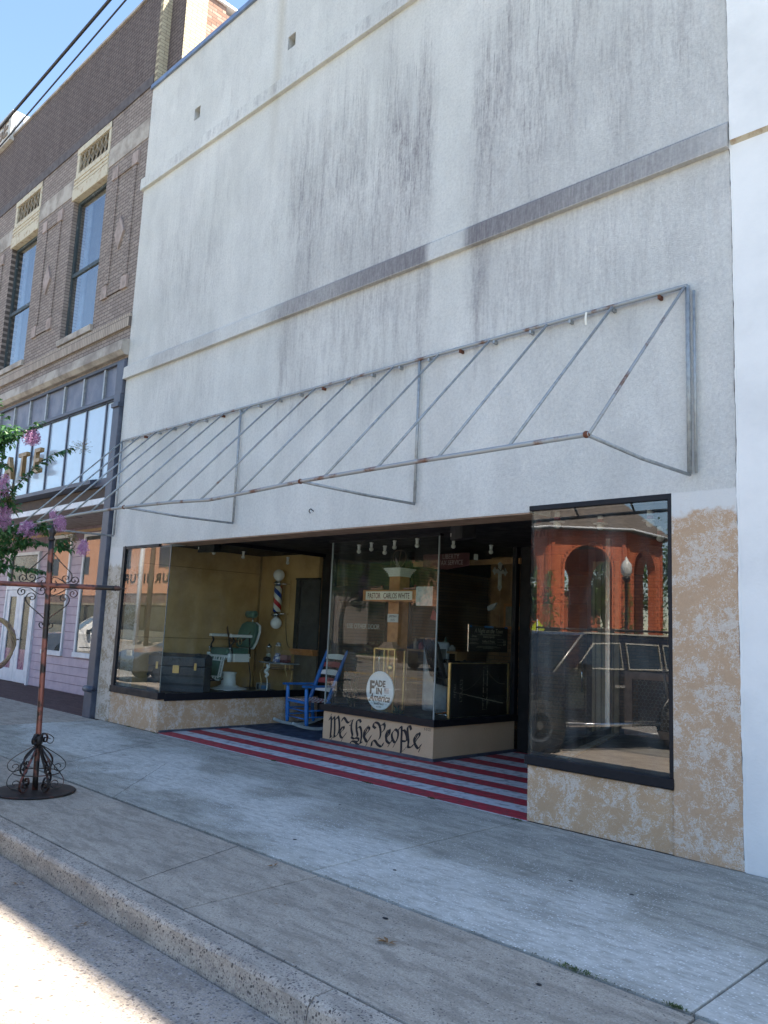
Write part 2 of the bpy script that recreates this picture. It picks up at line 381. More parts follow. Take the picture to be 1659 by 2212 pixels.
M = {}
M['stucco'] = stucco_mat('stained_stucco')
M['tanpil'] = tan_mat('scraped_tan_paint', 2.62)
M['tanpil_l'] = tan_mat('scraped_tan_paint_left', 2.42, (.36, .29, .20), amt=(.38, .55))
M['tan'] = tan_mat('scraped_tan_plinth', None, (.55, .38, .235))
M['tanclean'] = tan_mat('tan_plinth', None, (.64, .47, .31), amt=(.62, .75))
M['white_stucco'] = P('white_stucco', (.80, .80, .78), .85, col2=(.68, .685, .675), vs=1.1, bump=.8, bs=38, world=True)
M['brick'] = brick_mat('tan_brick', (.30, .25, .22), (.215, .175, .155), (.075, .062, .056), stainz=11.1)
M['brick_side'] = brick_mat('pale_side_brick', (.42, .37, .26), (.36, .31, .215), (.2, .17, .12), side=True)  # paler, yellower brick colour than the front wall
M['brick_worn'] = brick_mat('worn_red_side_brick', (.22, .12, .085), (.34, .25, .20), (.10, .08, .07), side=True)
M['orange_brick'] = brick_mat('orange_brick', (.78, .40, .25), (.66, .32, .19), (.6, .42, .32))
M['red_brick'] = brick_mat('red_brick', (.52, .125, .05), (.42, .095, .04), (.2, .08, .05))
M['int_brick'] = brick_mat('interior_brick', (.30, .17, .09), (.20, .11, .06), (.12, .09, .06))
M['stone'] = P('weathered_limestone', (.40, .36, .31), .85, col2=(.22, .19, .165), vs=3, bump=.2, bs=60, world=True)
M['stone_l'] = P('flaking_cream_stone', (.50, .45, .34), .85, col2=(.34, .25, .17), vs=11, bump=.3, bs=40, world=True, thr=(.50, .7))
M['pinkstone'] = P('pink_diamond_stone', (.36, .285, .25), .8, var=.2, world=True)
M['flash'] = P('blue_grey_metal_flashing', (.22, .27, .36), .4, .5, world=True)
M['dkmetal'] = P('dark_painted_metal', (.035, .045, .07), .5, col2=(.09, .10, .13), vs=4, world=True)
M['fascia'] = P('weathered_metal_fascia', (.10, .12, .17), .55, .2, col2=(.19, .20, .24), vs=2.5, world=True)
M['blackwood'] = P('black_gloss_paint', (.008, .009, .013), .5, var=.1, world=True, spec=.3)
M['soffit'] = P('black_soffit', (.008, .008, .009), .7, world=True)
M['white'] = P('white_trim_paint', (.70, .72, .75), .5, var=.08, world=True)
M['siding'] = P('mauve_siding', (.47, .38, .44), .6, var=.07, world=True)
M['sidingtan'] = P('tan_siding', (.44, .30, .17), .6, var=.1, world=True)
M['porchceil'] = P('grey_porch_ceiling', (.34, .29, .27), .7, world=True)
M['porchfloor'] = conc_mat('brown_porch_paving', (.17, .105, .095), (.12, .075, .07))
M['walk_in'] = conc_mat('blue_grey_concrete', (.52, .49, .42), (.34, .325, .28), speck=1.7, band=True)
M['walk_out'] = conc_mat('brown_grey_concrete', (.53, .46, .375), (.41, .355, .29), speck=.25, peb=.10, pebs=(80, 120))
M['kerb'] = conc_mat('kerb_aggregate', (.58, .51, .425), (.46, .40, .335), peb=.34, pebs=(58, 95))
M['gutter'] = conc_mat('pebbled_street_concrete', (.50, .43, .355), (.39, .335, .28), peb=.42, pebs=(36, 58, 90), dark=(.10, .085, .078))
M['asphalt'] = conc_mat('grey_asphalt', (.30, .28, .25), (.235, .22, .20), speck=.3)
M['joint'] = P('dark_joint_dirt', (.035, .032, .028), .95, world=True)
M['yline'] = P('yellow_road_paint', (.62, .38, .06), .7, var=.2, world=True)
M['wline'] = P('white_road_paint', (.7, .7, .68), .7, var=.15, world=True)
M['red'] = P('red_floor_paint', (.40, .028, .048), .6, col2=(.24, .05, .055), vs=11, world=True, thr=(.45, .62))
M['fwhite'] = P('pale_floor_paint', (.54, .55, .57), .6, col2=(.30, .31, .33), vs=9, world=True, thr=(.46, .66))
M['fblue'] = P('blue_floor_paint', (.045, .075, .135), .6, col2=(.03, .05, .09), vs=5, world=True)
M['galv'] = P('galvanised_steel', (.36, .38, .385), .5, .4, col2=(.25, .265, .27), vs=18, world=True)
M['rusty'] = P('rust_streaked_steel', (.32, .335, .34), .55, .4, col2=(.17, .09, .06), vs=4, world=True, thr=(.52, .66))
M['rust'] = P('rust', (.13, .045, .022), .9, world=True)
M['iron'] = P('blackened_iron', (.018, .014, .013), .5, .3, col2=(.09, .035, .022), vs=7, world=True, thr=(.52, .66))
M['copper'] = P('copper_painted_iron', (.20, .07, .05), .45, .35, col2=(.02, .016, .015), vs=5, world=True, thr=(.44, .54))
M['yellow'] = P('ochre_painted_wall', (.52, .345, .15), .75, col2=(.40, .255, .105), vs=2.6, world=True)
M['dispfloor'] = P('dark_display_floor', (.06, .058, .055), .6, world=True)
M['wood'] = P('brown_stained_wood', (.52, .22, .07), .45, col2=(.40, .16, .05), vs=12)
M['pine'] = P('knotty_pine', (.36, .20, .08), .55, col2=(.24, .12, .05), vs=5, world=True)
M['glass'] = glass('window_glass', ior=1.62)
M['glass2'] = glass('side_glass', ior=1.45)
M['glassr'] = glass('strong_reflecting_glass', ior=2.1)
M['white_e'] = P('white_plastic', (.75, .75, .74), .3, var=.05)
M['chrome'] = P('chrome', (.7, .7, .72), .12, 1., var=.1)
M['brass'] = P('brass', (.62, .47, .22), .3, .9)
M['black'] = P('black_plastic', (.012, .012, .013), .4)
M['leather'] = P('green_leather', (.105, .21, .165), .38, col2=(.07, .15, .12), vs=3)
M['bleather'] = P('black_leather', (.012, .012, .014), .3)
M['enamel'] = P('white_enamel', (.82, .84, .83), .25, var=.06)
M['blue'] = P('blue_chair_paint', (.014, .17, .54), .45, col2=(.03, .12, .36), vs=8)
M['cwhite'] = P('white_chair_paint', (.78, .80, .82), .45, var=.08)
M['cred'] = P('red_chair_paint', (.36, .07, .075), .5)
M['crock'] = P('pale_blue_rocker_paint', (.42, .50, .53), .5)
M['trunk'] = P('black_trunk_canvas', (.030, .036, .048), .5, col2=(.05, .055, .065), vs=6, bump=.2, bs=60)
M['sign'] = P('cream_sign', (.80, .77, .66), .5, var=.05)
M['ink'] = P('black_ink', (.012, .012, .015), .6, var=0.)
M['inkred'] = P('dark_red_ink', (.10, .02, .015), .6, var=0.)
M['paper'] = P('white_paper', (.65, .66, .64), .7, var=.05)
M['bark'] = P('bark', (.16, .12, .09), .8, var=.3)
M['trim'] = P('sunlit_cream_trim', (.55, .52, .45), .35, .3)  # cream tone paints sunlight into the window and roof trims
M['glassu'] = glass('sky_reflecting_glass', ior=3.2)
M['tape'] = P('blue_tape', (.03, .16, .42), .6)

def leaf_mat(name, c1, c2, c3):
    g = G(name); q = g.n('ShaderNodeNewGeometry').outputs['Random Per Island']
    g.base(g.ramp(q, [(0, c1), (.5, c2), (1, c3)])); g.p.inputs['Subsurface Weight'].default_value = 0
    tl = g.n('ShaderNodeBsdfTranslucent'); g.set(tl.inputs[0], c2); mx = g.n('ShaderNodeMixShader'); mx.inputs[0].default_value = .35
    g.fin(.45, spec=.4); g.nt.links.new(g.p.outputs[0], mx.inputs[1]); g.nt.links.new(tl.outputs[0], mx.inputs[2]); g.nt.links.new(mx.outputs[0], g.out.inputs[0])
    return g.m
M['leaf'] = leaf_mat('myrtle_leaf', (.022, .075, .026), (.042, .12, .038), (.08, .18, .052))
M['leaf2'] = leaf_mat('street_tree_leaf', (.03, .08, .015), (.07, .15, .03), (.12, .21, .045))
M['petal'] = leaf_mat('lilac_petal', (.34, .12, .30), (.55, .30, .50), (.80, .60, .74))
M['bud'] = leaf_mat('green_bud', (.10, .15, .04), (.2, .2, .08), (.35, .2, .1))
M['weed'] = leaf_mat('weed_leaf', (.05, .10, .03), (.08, .13, .04), (.14, .15, .07))
M['house_leaf'] = leaf_mat('houseplant_leaf', (.012, .035, .012), (.02, .05, .018), (.035, .07, .025))

# ================================================================= SETTING
struct(MB().box(-400, 400, -400, 60, -.5, -.165), 'ground', M['asphalt'])
struct(MB().box(-140, 80, -22.4, -5.9, -.160, -.154), 'street', M['asphalt'])
struct(MB().box(-140, 80, -5.9, -3.69, -.160, -.150), 'gutter', M['gutter'])
# kerb in cast lengths
mb = MB()
ks = [-2.82 - 2.86 * i for i in range(24)]; ks = [6.5, 3.3, .2] + ks
for a, b in zip(ks[:-1], ks[1:]):
    n_ = int((a - b) / .035) if b > -9 else 4; rows = []
    for i in range(n_ + 1):
        x = b + .004 + (a - b - .008) * i / n_; e_ = rng.uniform(0, .009) + (.014 * rng.random() if rng.random() < .10 else 0); q_ = rng.uniform(-.003, .003)
        if i in (0, n_): e_ += .012
        rows.append([(x, -3.678 + q_, -.165), (x, -3.672 + q_, -.09), (x, -3.669 + q_ + e_ * .3, -.020 - e_), (x, -3.662 + e_, -.006 - e_ * .6), (x, -3.648 + e_, 0), (x, -3.515, .001), (x, -3.5, -.008), (x, -3.5, -.165)])
    m_ = 8; mb.add([p for r_ in rows for p in r_], [(i * m_ + j, (i + 1) * m_ + j, (i + 1) * m_ + j + 1, i * m_ + j + 1) for i in range(n_) for j in range(m_ - 1)] + [tuple(range(m_))[::-1], tuple(n_ * m_ + j for j in range(m_))])
struct(mb, 'kerb', M['kerb'])
struct(MB().box(-70, 12, -3.6, 0, -.155, -.030), 'sidewalk_bed', M['joint'])
mb = MB(); xs = [10.0, 6.5, 1.0, -1.62, -4.12, -6.7, -9.3, -12.2, -15, -18, -21, -24, -30, -40, -60]
for a, b in zip(xs[:-1], xs[1:]): mb.box(b + .007, a - .007, -3.488, -2.486, -.10, -.003)
struct(mb, 'outer_sidewalk', M['walk_out'], bev=.006)
mb = MB(); xs = [10.0, 6.5, 1.0, -1.65, -4.23, -8.22, -12.24]
for a, b in zip(xs[:-1], xs[1:]): mb.box(b + .008, a - .008, -2.458, -.012, -.10, 0)
mb.box(-9.9, -8.228, -2.462, -.012, -.1, .0) if False else None
struct(mb, 'sidewalk', M['walk_in'], bev=.005)
mb = MB(); xs = [-12.248, -15.6, -19, -23, -30, -40, -60]
for a, b in zip(xs[:-1], xs[1:]): mb.box(b + .004, a - .004, -2.462, -1.455, -.10, 0); mb.box(b + .004, a - .004, -1.447, -.05, -.10, 0)
struct(mb, 'far_sidewalk', M['walk_out'], bev=.005)
# hairline joint cut across the slabs
def crack(a, b, w=.004, wob=.02, n=40):
    mb = MB(); pts = []
    for i in range(n + 1): t = i / n; pts.append(Vector((a[0] + (b[0] - a[0]) * t + rng.uniform(-wob, wob) * .5, a[1] + (b[1] - a[1]) * t + rng.uniform(-wob, wob) * .5, .0008)))
    return mb.strap(pts, .0012, w, (0, 0, 1))
for a_, b_, w_, q_ in (((-9.95, -.1), (-8.66, -2.44), .005, .006), ((-8.24, -1.2), (-7.0, -2.44), .0025, .012), ((-5.0, -2.49), (-4.7, -3.47), .0025, .01)):
    struct(crack(a_, b_, w_, q_), 'sidewalk_crack', M['joint'])
# painted flag floor of the entrance recess
struct(MB().box(-10.57, -4.2, 0.0, 4.2, -.1, -.004), 'entrance_slab', M['fblue'])
yb = [.0, .25, .49, .735, .98, 1.225, 1.495, 1.77, 2.05, 2.34, 2.63, 2.93, 3.3, 3.6]
mr_, mw_ = MB(), MB()
for i in range(13):
    x0 = -10.565 if i < 6 else -8.85
    (mr_ if i % 2 == 0 else mw_).box(x0, -4.205, yb[i] + (.0 if i else 0), yb[i + 1], -.003, .001)
mw_.box(-10.565, -4.205, -.022, 0.0, -.003, .0005)
struct(mr_, 'red_floor_stripes', M['red']); struct(mw_, 'pale_floor_stripes', M['fwhite'])
struct(MB().box(-10.565, -8.85, 1.72, 3.3, .001, .0035), 'blue_floor_panel', M['fblue'])
# far side of the street
struct(MB().box(-140, 80, -24.8, -22.4, -.16, .0), 'opposite_sidewalk', M['walk_out'])
struct(MB().box(-140, 80, -120, -24.8, -.16, -.02), 'lawn', P('grass_green', (.07, .11, .03), .9, col2=(.12, .12, .06), vs=1, world=True))
mb = MB(); mb.box(-140, 80, -13.25, -13.13, -.1545, -.150); mb.box(-140, 80, -13.0, -12.88, -.1545, -.150)
struct(mb, 'yellow_centre_lines', M['yline'])
mb = MB()
for i in range(22):
    x = 4 - i * 3.1
    mb.prism([(x, -5.2, -.1535), (x + .1, -5.2, -.1535), (x + 1.1, -8.9, -.1535), (x + 1.0, -8.9, -.1535)], (0, 0, .003))
struct(mb, 'parking_lines', M['wline'])

# ================================================================= STUCCO SHOP BUILDING
B = thing('stucco_shop', 'pale grey stucco shop front with dark rain streaks and a flag-painted entrance recess', 'building', (-7.4, 0, 0))
X0, X1 = -12.45, -2.35
mb = MB()
mb.box(X0, X1, 0, .35, 2.79, 9.69); 
hs = [(-10.93, -10.76), (-8.49, -8.32)]; prev = X0
for a, b in hs: mb.box(prev, a, 0, .35, 9.69, 9.90); prev = b
mb.box(prev, X1, 0, .35, 9.69, 9.90); mb.box(X0, X1, 0, .35, 9.90, 11.0)
mb.box(X0, -4.24, 0, .35, 2.735, 2.79)
mb.build('front_wall', M['stucco'], B)
MB().box(-11.2, -8.0, .352, .4, 9.5, 10.1).build('scupper_back', M['soffit'], B)
mb = MB()
for z0, z1 in ((9.03, 9.27), (5.595, 5.825)):
    mb.prism([(X0 - .035, .002, z1 + .02), (X0 - .035, -.055, z1 - .03), (X0 - .035, -.06, z0), (X0 - .035, .002, z0)], (X1 - X0 + .03, 0, 0))
bs(mb, 'ledge', M['stucco'], B, bev=.006)
MB().prism([(X0 - .03, -.04, 10.985), (X0 - .03, -.03, 11.075), (X0 - .03, .42, 11.06), (X0 - .03, .42, 10.985)], (X1 - X0 + .03, 0, 0)).build('coping', M['flash'], B)
MB().box(X0, X1, .35, 26, 10.3, 10.4).build('roof', M['asphalt'], B)
mb = MB(); mb.box(X0, X0 + .1, .42, 26, 0, 10.98); mb.box(X1 - .1, X1, .35, 26, 0, 10.98); mb.box(X0, X1, 26, 26.2, 0, 10.98)
bs(mb, 'side_wall', M['stucco'], B)
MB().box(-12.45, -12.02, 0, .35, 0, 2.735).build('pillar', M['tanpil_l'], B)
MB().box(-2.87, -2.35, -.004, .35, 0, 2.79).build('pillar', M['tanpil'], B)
# soffit, recess ceiling, recess back wall
mb = MB(); mb.box(-12.3, -2.45, .35, 3.5, 2.86, 3.0)
mb.build('recess_ceiling', M['soffit'], B)
MB().box(-10.57, -4.24, .001, .35, 2.72, 2.733).build('soffit_board', P('tan_soffit_board', (.30, .20, .13), .7), B)
MB().box(-12.35, -2.45, .355, 10, 3.0, 3.1).build('ceiling', M['soffit'], B)
# plinths
mb = MB().box(-12.02, -10.57, .012, .2, 0, .47); mb.box(-10.72, -10.572, .2, 3.1, 0, .44)
mb.build('plinth', M['tan'], B)
MB().prism([(-4.22, .012, 0), (-2.87, .012, 0), (-2.87, .25, 0), (-4.10, .25, 0), (-5.0, 3.1, 0), (-5.12, 3.1, 0)], (0, 0, .47)).build('plinth', M['tan'], B)
pl = MB().box(-8.84, -6.76, 1.66, 3.38, 0, .42).build('plinth', M['tanclean'], B)
# little dark kicker strips
mb = MB(); mb.box(-8.87, -6.73, 1.635, 1.66, 0, .035); mb.box(-6.76, -6.725, 1.66, 3.4, 0, .035); mb.box(-10.572, -10.54, .05, 3.1, 0, .03)
bs(mb, 'kicker', M['dkmetal'], B)

# blackletter painted on the island plinth
SS=[[(-8.71,0.292),(-8.682,0.331),(-8.667,0.291),(-8.665,0.178),(-8.669,0.075),(-8.652,0.056)],[(-8.647,0.299),(-8.611,0.339),(-8.599,0.288),(-8.588,0.156),(-8.591,0.084),(-8.566,0.072)],[(-8.577,0.306),(-8.533,0.352),(-8.505,0.298),(-8.493,0.198),(-8.515,0.124),(-8.559,0.078)],[(-8.69,0.041),(-8.63,0.084)],[(-8.663,0.008),(-8.614,0.076)],[(-8.604,0.057),(-8.56,0.088)],[(-8.689,0.325),(-8.669,0.379)],[(-8.614,0.323),(-8.593,0.361)],[(-8.542,0.33),(-8.516,0.374)],[(-8.472,0.164),(-8.415,0.227),(-8.4,0.198),(-8.463,0.145),(-8.467,0.099),(-8.419,0.079),(-8.34,0.16)],[(-8.445,0.218),(-8.479,0.164),(-8.47,0.099)],[(-8.452,0.01),(-8.407,0.086)],[(-8.448,0.305),(-8.421,0.348),(-8.384,0.337),(-8.343,0.301),(-8.305,0.295),(-8.262,0.33)],[(-8.229,0.339),(-8.25,0.276),(-8.248,0.206),(-8.222,0.139),(-8.238,0.107)],[(-8.287,0.257),(-8.228,0.288)],[(-8.238,0.107),(-8.192,0.092),(-8.163,0.106)],[(-8.067,0.326),(-8.091,0.353),(-8.142,0.338),(-8.152,0.277),(-8.143,0.208),(-8.121,0.141),(-8.162,0.096)],[(-8.127,0.24),(-8.085,0.264),(-8.052,0.219),(-8.043,0.13),(-8.056,0.06),(-8.027,0.063)],[(-8.268,0.012),(-8.234,0.052),(-8.174,0.055),(-8.113,0.028),(-8.069,0.038)],[(-8.148,0.108),(-8.096,0.104),(-8.115,0.062),(-8.205,0.061)],[(-7.983,0.172),(-7.924,0.273),(-7.896,0.247),(-7.975,0.163),(-7.98,0.128),(-7.926,0.086),(-7.853,0.178)],[(-7.925,0.288),(-7.986,0.226),(-7.996,0.146),(-7.941,0.094)],[(-7.954,0.024),(-7.912,0.097)],[(-7.781,0.279),(-7.825,0.304),(-7.8,0.351),(-7.728,0.344),(-7.689,0.28),(-7.683,0.194),(-7.708,0.142)],[(-7.698,0.308),(-7.637,0.354),(-7.608,0.328),(-7.619,0.279),(-7.652,0.246)],[(-7.643,0.334),(-7.604,0.382)],[(-7.844,0.043),(-7.833,0.098),(-7.785,0.118),(-7.725,0.073),(-7.654,0.058),(-7.622,0.11)],[(-7.572,0.188),(-7.522,0.29),(-7.519,0.233),(-7.571,0.179),(-7.562,0.141),(-7.505,0.12),(-7.455,0.183)],[(-7.537,0.073),(-7.492,0.131)],[(-7.556,0.276),(-7.583,0.216),(-7.569,0.15)],[(-7.421,0.302),(-7.472,0.248),(-7.461,0.183),(-7.411,0.141),(-7.368,0.204),(-7.365,0.28),(-7.421,0.311)],[(-7.442,0.08),(-7.392,0.153)],[(-7.366,0.299),(-7.315,0.352),(-7.3,0.306),(-7.3,0.193),(-7.299,0.052),(-7.315,0.01)],[(-7.299,0.297),(-7.253,0.312),(-7.21,0.251),(-7.213,0.185),(-7.306,0.173)],[(-7.315,0.01),(-7.19,0.123)],[(-7.136,0.335),(-7.158,0.374),(-7.196,0.356),(-7.192,0.272),(-7.174,0.181),(-7.177,0.115),(-7.118,0.123),(-7.094,0.154)],[(-7.07,0.203),(-7.005,0.304),(-6.987,0.278),(-7.057,0.195),(-7.062,0.167),(-7.002,0.119),(-6.954,0.176)],[(-7.036,0.291),(-7.078,0.23),(-7.062,0.167)],[(-6.993,0.079),(-6.97,0.123)]]
mb = MB()
for i, st_ in enumerate(SS):
    ps = spl([(x, 0, z + .012) for x, z in st_], 5); nx, nz = (.0175, .0135) if len(st_) > 2 else (.007, .008)
    for a, b in zip(ps[:-1], ps[1:]):
        y = 1.6575 - .00002 * len(mb.f) / 50
        q = [(a.x - nx, y, a.z - nz), (a.x + nx, y, a.z + nz), (b.x + nx, y, b.z + nz), (b.x - nx, y, b.z - nz)]
        mb.add(q, [(0, 1, 2, 3)]); d = (b - a); 
        t = .004; mb.add([(a.x - nx - t * .5, y - .0001, a.z - nz + t), (a.x - nx + t, y - .0001, a.z - nz - t * .5), (a.x + nx + t * .5, y - .0001, a.z + nz - t), (a.x + nx - t, y - .0001, a.z + nz + t * .5)], [(0, 1, 2, 3)])
mb.build('painted_lettering', M['ink'], pl)
text('painted_date', '3-3-22', .045, M['ink'], pl, (-6.86, 1.657, .365), ext=.0005)

# ---- display windows: frames, sills, panes
mb = MB(); mb.box(-12.02, -10.55, -.02, .10, .46, .56); mb.box(-12.02, -11.93, .0, .08, .56, 2.735); mb.box(-11.93, -10.9, .0, .06, 2.69, 2.735)
f1 = mb.build('window_frame', M['blackwood'], B, bev=.006)
mb = MB(); mb.box(-10.62, -10.54, .10, 3.12, .44, .545); mb.box(-10.6, -10.56, .06, 3.12, 2.80, 2.86)
bs(mb, 'window_frame', M['blackwood'], B, bev=.005)
MB().box(-11.93, -10.572, .02, .028, .56, 2.69 + .04).build('pane', M['glassr'], B)
MB().box(-10.574, -10.566, .02, 3.08, .545, 2.80).build('pane', M['glass2'], B)
MB().box(-10.578, -10.562, .012, .02, .55, 2.73).build('glass_edge', P('dark_glass_edge', (.10, .14, .14), .2), B)
mb = MB(); mb.box(-4.24, -2.866, -.02, .12, .48, .56); mb.box(-2.905, -2.87, -.006, .08, .56, 2.745); mb.box(-4.24, -2.87, -.006, .08, 2.745, 2.792)
mb.build('window_frame', M['blackwood'], B, bev=.006)
MB().box(-4.21, -2.905, .02, .028, .56, 2.745).build('pane', M['glassr'], B)
a, b = Vector((-4.205, .05, 0)), Vector((-5.09, 3.0, 0)); dv = b - a; nv = Vector((dv.y, -dv.x, 0)).normalized()
MB().obox(a + Vector((0, 0, .545)), dv, -nv * .008, (0, 0, 2.3)).build('pane', M['glass2'], B)
MB().obox(a + Vector((0, 0, .44)) + nv * .03, dv, -nv * .07, (0, 0, .10)).build('window_frame', M['blackwood'], B)
MB().box(-5.13, -5.07, 2.98, 3.04, .47, 2.86).build('mullion', P('bright_aluminium', (.75, .78, .8), .25, .6), B)
MB().box(-4.218, -4.202, .005, .02, .56, 2.73).build('glass_edge', M['glass2'], B)
# island window
mb = MB(); mb.box(-8.89, -6.72, 1.62, 1.74, .42, .51); mb.box(-6.82, -6.715, 1.74, 3.42, .42, .505); mb.box(-8.89, -8.8, 1.74, 3.42, .42, .505)
mb.build('window_frame', M['blackwood'], B, bev=.006)
mb = MB(); mb.box(-8.88, -6.73, 1.63, 1.70, 2.83, 2.86); mb.box(-6.80, -6.73, 3.32, 3.40, .505, 2.86); mb.box(-8.86, -8.79, 3.32, 3.40, .505, 2.86)
bs(mb, 'window_frame', M['blackwood'], B)
MB().box(-8.825, -6.765, 1.66, 1.668, .51, 2.83).build('pane', M['glass'], B)
MB().box(-6.768, -6.760, 1.67, 3.32, .505, 2.83).build('pane', M['glass2'], B)
MB().box(-8.83, -8.822, 1.67, 3.32, .505, 2.83).build('pane', M['glass2'], B)
mb = MB(); mb.box(-6.772, -6.756, 1.652, 1.668, .51, 2.83); mb.box(-8.834, -8.818, 1.652, 1.668, .51, 2.83)
bs(mb, 'glass_edge', P('pale_glass_edge', (.30, .36, .36), .25), B)
# display floors
mb = MB(); mb.box(-12.3, -10.73, .2, 3.0, .40, .45); mb.box(-8.78, -6.83, 1.75, 3.38, .425, .455)
mb.prism([(-4.09, .13, .40), (-2.45, .13, .40), (-2.45, 3.35, .40), (-4.98, 3.05, .40)], (0, 0, .05))
bs(mb, 'display_floor', M['dispfloor'], B)
# left display walls
mb = MB(); mb.box(-12.35, -12.3, .35, 2.95, .4, 2.86); mb.box(-12.3, -11.22, 2.95, 3.02, .4, 2.86); mb.box(-11.22, -10.62, 2.95, 3.02, 2.44, 2.86)
bs(mb, 'display_wall', M['yellow'], B)
mb = MB(); mb.box(-12.298, -12.28, .4, 2.93, 2.52, 2.53); mb.box(-12.298, -12.28, .4, 2.93, 1.30, 1.312); mb.box(-12.29, -12.26, 2.92, 2.949, .45, 2.86)
bs(mb, 'wall_batten', P('dull_ochre', (.26, .165, .06), .7), B)
MB().box(-11.22, -10.62, 3.0, 3.02, 1.2, 2.44).build('dark_screen', P('grey_screen', (.045, .045, .048), .6), B)
mb = MB(); mb.box(-11.22, -11.13, 2.95, 3.0, 1.2, 2.44); mb.box(-11.22, -10.6, 2.93, 3.0, 2.41, 2.44)
mb.build('window_frame', M['soffit'], B)
mb = MB(); mb.box(-11.2, -10.6, 2.90, 3.0, 1.10, 1.15); mb.box(-11.22, -10.6, 2.88, 3.0, 1.15, 1.2)
bs(mb, 'wood_sill', M['wood'], B)
MB().box(-11.22, -10.62, 3.0, 3.03, .45, 1.1).build('lower_panel', P('grey_tan_panel', (.17, .14, .10), .7), B)
# recess back: left door, right door, black posts
mb = MB(); mb.box(-10.62, -10.42, 3.04, 3.2, 0, 2.86); mb.box(-9.05, -8.86, 3.1, 3.25, 0, 2.86); mb.box(-10.42, -9.05, 3.1, 3.2, 2.2, 2.3)
mb.box(-6.72, -6.55, 3.4, 3.5, 0, 2.86); mb.box(-5.56, -5.46, 3.3, 3.5, 0, 2.86); mb.box(-6.55, -5.56, 3.42, 3.5, 2.15, 2.28)
bs(mb, 'door_post', M['soffit'], B)
for x0, x1, y in ((-10.42, -9.05, 3.14), (-6.55, -5.56, 3.44)):
    d = MB(); d.box(x0, x0 + .1, y, y + .045, .02, 2.2); d.box(x1 - .1, x1, y, y + .045, .02, 2.2); d.box(x0 + .1, x1 - .1, y, y + .045, .02, .25); d.box(x0 + .1, x1 - .1, y, y + .045, 2.05, 2.2)
    dr = d.build('door', M['blackwood'], B)
    MB().box(x0 + .1, x1 - .1, y + .015, y + .022, .25, 2.05).build('pane', M['glass2'], dr)
    MB().box(x0 + .1, x1 - .1, y + .005, y + .03, 2.3, 2.86).build('transom_pane', M['glass2'], B)
    MB().tube([(x1 - .14, y - .05, .9), (x1 - .14, y - .05, 1.3)], .012).build('handle', M['chrome'], dr)
    if y < 3.3: text('door_sign', 'USE OTHER DOOR', .115, M['paper'], dr, (-9.66, y + .005, 1.60), ext=.001, sx=.8)
# interior shell
mb = MB(); mb.box(-12.35, -2.45, 9.9, 10, 0, 3.0)
mb.build('rear_wall', M['int_brick'], B)
MB().box(-12.35, -2.45, 3.6, 9.9, -.05, 0.0).build('shop_floor', P('dark_wood_floor', (.09, .06, .045), .5, world=True), B)
mb = MB(); mb.box(-12.35, -12.25, 3.05, 9.9, 0, 3.0); mb.box(-2.55, -2.45, .35, 9.9, 0, 3.0); mb.box(-12.25, -10.62, 3.03, 3.1, 0, 3.0)
bs(mb, 'shop_wall', M['int_brick'], B)
mb = MB()
for i in range(7): mb.box(-8.9 + i * .21, -8.9 + i * .21 + .2, 5.6, 5.63, 1.75, 2.98)
mb.build('wood_panelling', M['pine'], B)
MB().box(-8.78, -6.7, 3.36, 3.42, 2.62, 2.70).build('wood_beam', M['pine'], B)
MB().box(-8.95, -7.4, 5.64, 5.7, 0, 3.0).build('partition_wall', M['int_brick'], B)
# curtain/slats behind right window, plus wall
mb = MB()
for i in range(9):
    mb.box(-5.44 + i * .042, -5.402 + i * .042, 3.20 + .02 * (i % 2), 3.22 + .02 * (i % 2), .2, 2.6)
mb.build('pleated_curtain', P('tan_curtain', (.26, .21, .13), .8), B)
MB().box(-4.3, -2.86, .34, .40, .452, .475).build('wood_strip', P('pale_pine_strip', (.50, .33, .14), .6), B)

# scupper/loose fixings
solo(MB().tube(spl([(-7.34, -.0, 2.97), (-7.34, -.05, 2.99), (-7.34, -.07, 2.96), (-7.34, -.05, 2.94)]), .006), 'wall_hook', M['iron'], 'small black iron hook screwed into the stucco above the entrance', 'hook')

# ================================================================= AWNING FRAME
A = thing('awning_frame', 'bare galvanised pipe awning frame bolted over the shop windows', 'awning frame', (-7.5, 0, 2.93))
FY, FZ, TZ = -1.57, 2.92, 4.50
MB().tube([(x, -.045, TZ) for x in (-12.28, -9, -6, -2.7)], .019).build('top_rail', M['rusty'], A)
fx = [-12.7, -11.5, -10.3, -9.05, -7.9, -7.18, -6.5, -5.65, -4.3, -2.7]; fz = [2.90, 2.90, 2.93, 2.93, 2.90, 2.865, 2.885, 2.915, 2.93, 2.935]
MB().tube([(x, FY, z) for x, z in zip(fx, fz)], .019).build('front_rail', M['rusty'], A)
def fzz(x):
    for i in range(len(fx) - 1):
        if fx[i] <= x <= fx[i + 1]: t = (x - fx[i]) / (fx[i + 1] - fx[i]); return fz[i] * (1 - t) + fz[i + 1] * t
    return fz[0]
tops = [-2.72, -3.37, -4.04, -4.71, -5.38, -6.04, -6.71, -7.38, -8.07, -8.71, -9.34, -9.99, -10.62, -11.18, -11.7, -12.26]
for i, x in enumerate(tops):
    xb = x + .02 + (.03 if i > 7 else .0)
    MB().tube([(x, -.05, TZ - .005), ((x + xb) / 2, (FY - .05) / 2, (TZ + fzz(xb)) / 2 + .004), (xb, FY, fzz(xb))], .012).build('rafter', M['rusty'] if i in (0, 7, 8) else M['galv'], A)
